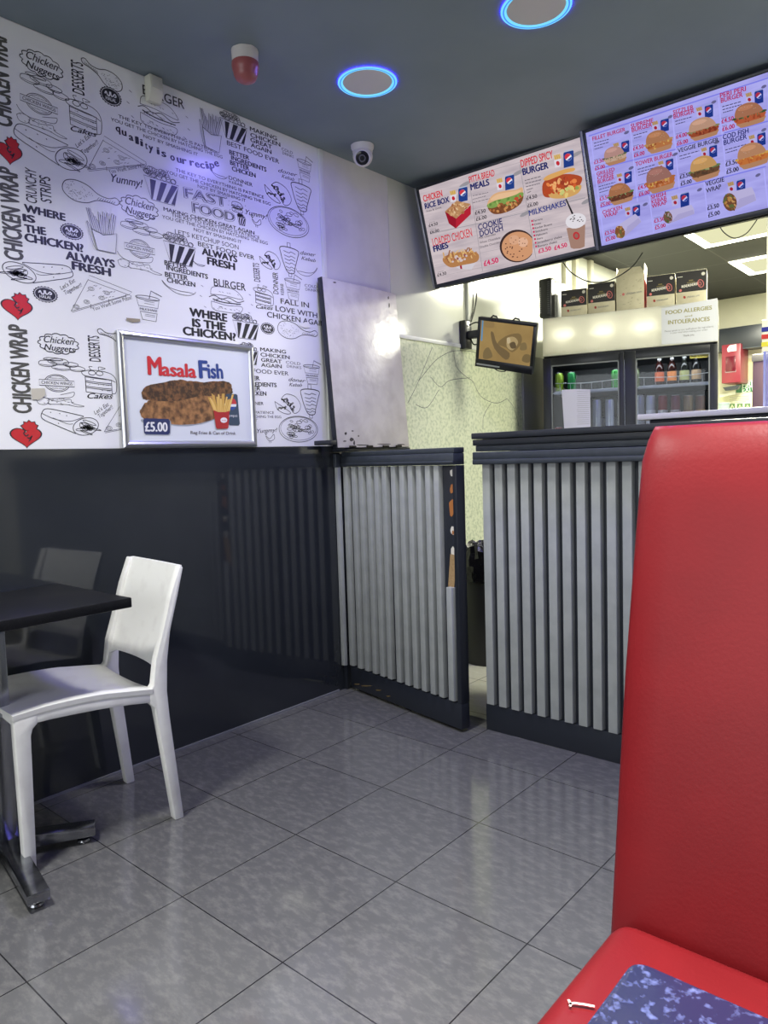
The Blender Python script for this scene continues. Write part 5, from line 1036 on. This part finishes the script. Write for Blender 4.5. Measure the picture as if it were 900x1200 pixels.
# things on top of the fridge
M_bk = mat('charcoal_carton', (52, 50, 50), .5); M_cr = mat('cream_carton', (212, 204, 176), .6, noise=40, col2=(206, 198, 168)); M_pk = mat('pink_logo_print', (214, 120, 116), .5)
FT = FH+.0005
def carton(u0, u1, vt, vb, depth, dep, label, tall=False):
    a0 = fl(u0, vb, depth); a1 = fl(u1, vb, depth); zt_ = fl((u0+u1)/2, vt, depth)[1]; x0, x1 = a0[0], a1[0]; z1 = zt_; z0 = FT
    t = thing('takeaway_carton', label, 'box', FO + fx*(x0+x1)/2 + fy*(depth+dep/2) + Vector((0, 0, z0)), FA, 'cartons on top of the fridge')
    hw = (x1-x0)/2-.0015; h = z1-z0; b = B()
    ca = Art(FO + fy*depth, fx, (0, 0, 1), .0006, .0002)
    P = lambda fx_, fy_: Vector((x0+(x1-x0)*fx_, z0+h*fy_))
    if tall:
        box(b, -hw, hw, -dep/2, dep/2, 0, h*.84, .002); bo = obj('carton_body', b, M_cr, t)
        b = B(); prism(b, [(-hw, -dep/2, h*.84), (-hw*.8, -dep/2+.01, h), (hw*.72, -dep/2+.01, h*1.0), (hw, -dep/2, h*.84)], (0, .0015, 0)); obj('front_flap', b, M_cr, t)
        b = B(); prism(b, [(hw-.002, -dep/2, h*.84), (hw+.001, -dep/2, h*1.06), (hw+.001, dep/2, h*1.06), (hw-.002, dep/2, h*.84)], (.001, 0, 0)); obj('side_flap', b, M_cr, t)
        b = B(); prism(b, [(-hw, -dep/2, h*.84), (-hw+.004, -dep/2, h*1.02), (-hw+.004, dep/2, h*1.02), (-hw, dep/2, h*.84)], (-.0015, 0, 0)); obj('side_flap', b, M_cr, t)
        b = B(); box(b, hw-.001, hw+.0008, -dep/2, dep/2, .002, h*.8); obj('red_edge', b, mat('carton_red_edge', (190, 60, 56), .5), t)
        rn = random.Random(4)
        for k in range(22): q = P(rn.uniform(.08, .92), rn.uniform(.06, .78)); ca.stroke([q, q+Vector((.008, .003))], .003, mat('carton_speckle', (176, 168, 140), .6))
        q = P(.26, .38); ca.poly(ell(q.x, q.y, .008, .009, 0, 6), M_pk, 1); ca.text('chicken.com', P(.36, .36), P(.9, .38), h*.05, nk, 1)
    else:
        box(b, -hw, hw, -dep/2, dep/2, 0, h, .002); bo = obj('carton_body', b, M_cr, t)
        ca.poly([P(0.01, .36), P(.99, .36), P(.99, .985), P(.01, .985)], M_bk, 0)
        wh = mat('carton_white_print', (222, 218, 206), .5)
        q = P(.88, .86); ca.poly(ell(q.x, q.y, .010, .010, 0, 12), wh, 1); ca.stroke([P(.06, .84), P(.22, .84)], .004, wh, 1)
        ca.stroke([P(.42, .70), P(.56, .70)], .005, mat('carton_olive_print', (140, 128, 80), .5), 1); ca.stroke([P(.36, .64), P(.62, .64)], .004, MC['carton_olive_print'], 1)
        for k in range(11): q = P(.2+.048*k, .50+.004*k); ca.stroke([q, q+Vector((.0, h*.08))], .0045, wh, 1); ca.stroke([q, q+Vector(((x1-x0)*.035, 0 if k % 2 else h*.05))], .003, wh, 1)
        q = P(.80, .57); ca.stroke(ell(q.x, q.y, (x1-x0)*.09, h*.12, .3, 12), .004, M_pk, 2, True); ca.stroke(ell(q.x-.004, q.y, (x1-x0)*.04, h*.06, .3, 8), .003, M_pk, 2, True)
        q = P(.15, .42); ca.poly(ell(q.x, q.y, .008, .008, 0, 10), M_pk, 2)
        q = P(.28, .20); ca.poly(ell(q.x, q.y, .007, .009, .4, 6), mat('carton_red_logo', (166, 60, 50), .5), 1); ca.text('chicken.com', P(.36, .17), P(.76, .19), h*.06, nk, 1)
    ca.build('carton_print', bo)
carton(657.5, 688, 339, 369, .012, .06, 'dark topped takeaway carton beside the black router, leftmost of the five')
carton(689, 721, 331, 364, .03, .16, 'dark topped takeaway carton just left of the tall cream carton')
carton(722, 755.5, 313, 359, .03, .16, 'tall cream takeaway carton with open flaps, in the middle of the row', True)
carton(757.5, 791, 322, 353, .03, .16, 'dark topped takeaway carton just right of the tall cream carton')
carton(792, 828.5, 317, 348, .03, .16, 'dark topped takeaway carton at the right end above the allergy notice')
rt = thing('network_recorder', 'upright black recorder box with vent slots at the left end of the fridge top', 'electronics box', FO + fx*.05 + fy*.10 + Vector((0, 0, FT)), FA)
x0 = fl(632.5, 375, .0)[0]; x1 = fl(649, 375, .0)[0]; zt_ = fl(640, 327, .0)[1]
RM = Matrix.Translation(FO + fx*x0) @ Matrix.Rotation(-.08, 4, 'Z') @ Matrix.Translation((-x0, 0, 0))
def rb(x0, x1, y0, y1, z0, z1, bev, nm, m, par=None): b = B(); box(b, x0, x1, y0, y1, z0, z1, bev, 3); b.transform(RM); return obj(nm, b, m, par or rt, world=True)
M_rt = mat('black_recorder_plastic', (26, 27, 30), .35)
rb(x0, x1, -.012, .05, FT, zt_, .014, 'front_shell', M_rt); sd = rb(x0+.005, x1-.006, .05, .19, FT, zt_-.012, .008, 'metal_case', mat('grey_recorder_metal', (120, 122, 120), .45))
b = B()
for k in range(13): z = FT+.03+(zt_-FT-.09)*k/12; box(b, x0+.012, x0+.020, -.0145, -.011, z, z+.008)
b.transform(RM); obj('status_lights', b, mat('grey_label_marks', (150, 150, 150), .5), rt, world=True)
b = B()
for k in range(16): z = FT+.02+(zt_-FT-.05)*k/15; box(b, x1-.022, x1-.008, -.0145, -.011, z, z+.006)
b.transform(RM); obj('vent_slots', b, mat('vent_grey', (84, 86, 88), .5), rt, world=True)

# hanging cable below the screens
hc = B(); tube(hc, smoothpts([on(u, v, 1, 2.42) for u, v in ((657, 303), (668, 318), (684, 328), (699, 331), (716, 328), (734, 318), (745, 308), (753, 296))], 5), .0028)
tag(obj('hanging_cable', hc, mat('black_cable', (28, 28, 28), .5)), 'black cable looping down below the menu screens', 'cable')
hc = B(); tube(hc, smoothpts([on(u, v, 1, 2.44) for u, v in ((842, 262), (848, 272), (860, 279), (874, 274), (884, 262), (889, 254))], 5), .0022)
tag(obj('hanging_cable', hc, MC['black_cable']), 'thin dark cable drooping in front of the bright kitchen ceiling panel', 'cable')

# ================================================================ KITCHEN
M_pf = emis('panel_bright_edge', (255, 254, 226), PANEL_E := 9.0); M_pc = emis('panel_centre', (250, 248, 200), .85)
def panel(x, y, label, W_=1.0):
    t = thing('ceiling_panel', label, 'ceiling light', (x, y, CEIL), 0, 'kitchen ceiling light panels')
    h = .292; b = B(); 
    for a in ((-h, h, -h, -h+.06), (-h, h, h-.06, h), (-h, -h+.06, -h+.06, h-.06), (h-.06, h, -h+.06, h-.06)): box(b, *a, -.012, -.001)
    obj('bright_edge', b, M_pf, t, smooth=False)
    b = B(); box(b, -h+.06, h-.06, -h+.06, h-.06, -.008, -.001); obj('diffuser', b, M_pc, t, smooth=False)
    b = B()
    for s in (1, -1): prism(b, [(-.22*s, -.05, -.0095), (0, .16, -.0095), (.22*s, -.05, -.0095), (.22*s, -.10, -.0095), (0, .10, -.0095), (-.22*s, -.10, -.0095)], (0, 0, .001))
    b.free()
    b = B(); 
    for a in ((-.3, .3, -.3, -h), (-.3, .3, h, .3), (-.3, -h, -h, h), (h, .3, -h, h)): box(b, *a, -.006, -.001)
    obj('frame', b, mat('white_panel_frame', (206, 206, 198), .5), t, smooth=False)
    l = bpy.data.lights.new('panel_glow', 'AREA'); l.size = .5; l.energy = PANEL_W*W_; l.color = (1, .985, .80); o = bpy.data.objects.new('panel_glow', l); C.objects.link(o); o.parent = t; o.location = (0, 0, -.016)
PANEL_W = 72
panel(1.05, 4.30, 'bright square ceiling panel partly hidden by the lavender menu screen', 3.0); panel(1.05, 5.46, 'bright square ceiling panel deeper in the kitchen over the cartons', .75)
panel(2.25, 2.75, 'added square ceiling panel over the counter aisle, unseen behind the screens', .85); panel(3.45, 2.75, 'added unseen square ceiling panel over the right of the counter aisle', .7); panel(2.85, 5.46, 'added unseen square ceiling panel at the far right of the kitchen', .7)  # unseen panels added to light the kitchen
# dark band, dispenser, signs on the back wall
YB = BACK-.002
def bw(u, v, d=0): return on(u, v, 1, YB-d)
hd2 = thing('wall_cupboard', 'long dark cupboard high on the kitchen back wall', 'cupboard', (.44, YB-.1, 2.1))
p0, p1 = bw(838, 412, .2), bw(893, 379, .2); b = B(); box(b, p0.x-.15, p1.x+.05, YB-.2, YB, p0.z, p1.z-.0, .004); obj('carcass', b, M_dark, hd2, world=True)
b = B(); box(b, p0.x-.15, p1.x+.05, YB-.206, YB-.201, p0.z-.004, p0.z+.004); obj('lower_lip', b, M_slate, hd2, world=True)
dp = thing('red_dispenser', 'tall red dispenser with small dark window on the kitchen back wall', 'dispenser', (.38, YB-.1, 1.72))
p0, p1 = bw(845.5, 452, .26), bw(868, 402, .26); b = B(); box(b, p0.x, p1.x, YB-.26, YB, p0.z+.02, p1.z, .006); bd = obj('body', b, mat('red_dispenser_paint', (120, 36, 50), .35), dp, world=True)
p2, p3 = bw(850.5, 436, .26), bw(862, 417, .26); b = B(); box(b, p2.x, p3.x, YB-.266, YB-.2605, p2.z, p3.z, .002); obj('window', b, mat('dark_red_window', (84, 16, 32), .2), dp, world=True)
b = B(); box(b, p2.x-.006, p3.x+.006, YB-.2635, YB-.2603, p2.z-.008, p2.z+.012); obj('window_sill', b, mat('grey_sill', (120, 100, 104), .5), dp, world=True)
b = B(); prism(b, [bw(847, 454, .24), bw(850, 458, .24), bw(864, 456, .24), bw(867, 451, .24)], (0, .06, 0)); obj('drip_spout', b, M_dark, dp, world=True)
a_ = Art((0, YB-.2605, 0), (1, 0, 0), (0, 0, 1), .0006); a_.poly([a_.loc(u, v) for u, v in ((852, 409), (855, 405), (860, 404), (863, 403.5), (863, 411), (858, 411.5), (853, 412.5))], pale, 0); a_.stroke([a_.loc(u, v) for u, v in ((855, 408), (859, 409), (862, 407))], .006, mr, 1); a_.build('white_logo', bd)
fe = thing('fire_exit_sign', 'small green fire exit sign on the kitchen back wall under red dispenser', 'sign', (.55, YB, 1.66))
b = B(); q = [bw(u, v) for u, v in ((864, 460), (884, 457.5), (884, 447), (867, 449.5))]; box(b, q[0].x-.01, q[1].x+.02, YB-.008, YB, q[0].z-.002, q[2].z, .001); sb = obj('sign_plate', b, mat('sign_green', (28, 96, 58), .4), fe, world=True)
a_ = Art((0, YB-.0082, 0), (1, 0, 0), (0, 0, 1), .0006); m_ = mat('sign_white', (206, 220, 200), .5)
a_.text('FIRE', a_.loc(870, 454.2), a_.loc(884, 452.4), .046, m_, 0, .012); a_.text('EXIT', a_.loc(870, 460), a_.loc(884, 458), .046, m_, 0, .012); a_.build('sign_lettering', sb)
nb = thing('wall_notice', 'cream wall notice with small green pictograms low on kitchen back wall', 'notice', (.45, YB, 1.55))
q0, q1 = bw(842, 486), bw(887, 459); b = B(); box(b, q0.x, q1.x, YB-.006, YB, q0.z-.1, q1.z-.02, .001); nbo = obj('notice_board', b, mat('cream_notice', (196, 194, 160), .5), nb, world=True)
a_ = Art((0, YB-.0062, 0), (1, 0, 0), (0, 0, 1), .0006); g_ = mat('notice_green', (74, 104, 66), .5)
for u in (858, 867, 876): c = a_.loc(u, 476.5); a_.poly([c+Vector(k) for k in ((-.026, -.03), (.026, -.03), (.026, .03), (-.026, .03))], g_, 0); a_.stroke([c+Vector((-.012, -.018)), c+Vector((0, .018)), c+Vector((.012, -.01))], .008, MC['cream_notice'], 1)
for i in range(4): a_.stroke([a_.loc(855, 466+2.2*i-.3), a_.loc(878-4*(i == 3), 464+2.2*i)], .006, nk, 0)
a_.stroke([a_.loc(843, 464), a_.loc(862, 460.5)], .03, mat('white_shelf_strip', (214, 214, 200), .5), 0); a_.build('notice_print', nbo)
ntb = thing('pale_tub', 'small grey tub at the fridge edge below the red dispenser', 'tub', (.4, YB-.3, 1.4))
c = on(847, 486, 1, 6.2); b = B(); lathe(b, [(0, 0), (.05, 0), (.058, .14), (.062, .145), (.062, .16), (0, .165)], (c.x, c.y, c.z-.05), 20); obj('tub_body', b, mat('grey_tub', (120, 132, 134), .4), ntb, world=True)
sh = thing('back_shelf', 'pale shelf along the kitchen back wall under the notice', 'shelf', (1, 6.3, 1.3)); b = B(); box(b, .1, 2.2, 6.05, YB, c.z-.08, c.z-.052, .004); obj('shelf_board', b, MC['white_laminate'], sh, world=True)
b = B()
for x in (.2, 1.2, 2.1): prism(b, [(x, YB, c.z-.08), (x, 6.2, c.z-.08), (x, YB, c.z-.3)], (.03, 0, 0))
obj('shelf_bracket', b, M_slate, sh, world=True)
cb = thing('cardboard_note', 'tan card pinned to back wall right of the red dispenser', 'card', (.55, YB, 1.8)); q = [bw(u, v) for u, v in ((873, 446), (883, 444), (883, 419), (872, 421))]; b = B(); prism(b, q, (0, -.004, 0)); obj('card_sheet', b, mat('tan_card', (186, 178, 138), .7), cb, world=True)
# pedestal stand, acrylic sheet and striped panel at the right of the gap
YS = 2.9
st_ = thing('till_stand', 'mauve sided stand with cream top behind the counter at right', 'stand', on(886, 480, 1, YS)*1.0)
q0, q1 = on(880.5, 479, 1, YS), on(896, 414, 1, YS); ql = on(882, 424, 1, YS)
b = B(); prism(b, [(q0.x, YS, q0.z-.3), (q1.x+.04, YS, q0.z-.3), (q1.x+.04, YS, ql.z), (ql.x, YS, ql.z)], (0, .06, 0), bev=.003); obj('side_panel', b, mat('mauve_panel', (150, 118, 118), .5, noise=3, col2=(160, 130, 128)), st_, world=True)
b = B(); box(b, ql.x-.004, q1.x+.05, YS-.004, YS+.066, ql.z, q1.z, .004); obj('top_block', b, mat('cream_block', (216, 208, 180), .5), st_, world=True)
b = B(); box(b, q0.x-.02, q1.x+.06, YS-.02, YS+.08, .0, q0.z-.3, .004); obj('stand_base', b, M_slate, st_, world=True)
ac = thing('acrylic_screen', 'clear bluish acrylic screen standing at the right edge on the counter', 'screen', on(897, 478, 1, 1.99))
q0, q1 = on(894.5, 480, 1, 2.005), on(896, 412, 1, 2.005); ma_ = mat('blue_tinted_acrylic', (176, 186, 230), .08, spec=.5, alpha=.45)
b = B(); box(b, q0.x, q0.x+.5, 2.001, 2.009, 1.2835, q1.z, .001); obj('sheet', b, ma_, ac, world=True)
b = B(); box(b, q0.x, q0.x+.006, 1.9995, 2.0105, 1.2835, q1.z+.001, .001); obj('bright_edge', b, mat('frosted_edge', (206, 212, 240), .3), ac, world=True)
sp = thing('striped_post', 'white hanging panel with blue, red and yellow stripes at right photo edge', 'panel', on(896, 400, 1, 3.4)); q0, q1 = on(892.5, 416, 1, 3.4), on(892, 375, 1, 3.4)
b = B(); box(b, q0.x, q0.x+.6, 3.4, 3.44, q0.z-.5, q1.z, .004); box(b, q0.x+.02, q0.x+.06, 3.405, 3.435, q1.z, CEIL-.001); box(b, q0.x+.5, q0.x+.54, 3.405, 3.435, q1.z, CEIL-.001); so = obj('panel_board', b, mat('white_striped_board', (222, 220, 206), .4), sp, world=True)
for i, (v, nm, col) in enumerate(((386, 'blue_stripe', (36, 40, 130)), (394.5, 'red_stripe', (178, 48, 46)), (403.5, 'yellow_stripe', (200, 190, 60)))):
    z = on(896, v, 1, 3.4).z; b = B(); box(b, q0.x-.001, q0.x+.601, 3.398, 3.4415, z-.012, z+.012); obj(nm, b, mat(nm, col, .4), so, world=True)
# bin behind the door
bn = thing('rubbish_bin', 'round black bin with a crinkled liner bag behind the half door', 'bin', (.315, 2.34, 0))
b = B(); lathe(b, [(0, 0), (.135, 0), (.14, .004), (.165, .55), (.168, .56), (.165, .565), (.15, .55), (.13, .03), (0, .03)], n=36); obj('bin_body', b, mat('black_bin_plastic', (30, 31, 33), .45), bn)
b = B(); rn = random.Random(6); rings = []
for r0, z0, am in ((.169, .46, .003), (.172, .50, .006), (.173, .545, .008), (.174, .59, .008), (.170, .63, .010), (.160, .648, .012), (.145, .62, .01), (.13, .54, .008)):
    rings.append([((r0+am*rn.uniform(-1, 1))*math.cos(2*PI*k/44), (r0+am*rn.uniform(-1, 1))*math.sin(2*PI*k/44), z0+am*1.2*rn.uniform(-1, 1)) for k in range(44)])
loft(b, rings, caps=False); obj('liner_bag', b, mat('shiny_black_bag', (20, 20, 22), .15, bump=(40, .6, .01)), bn, angle=20)
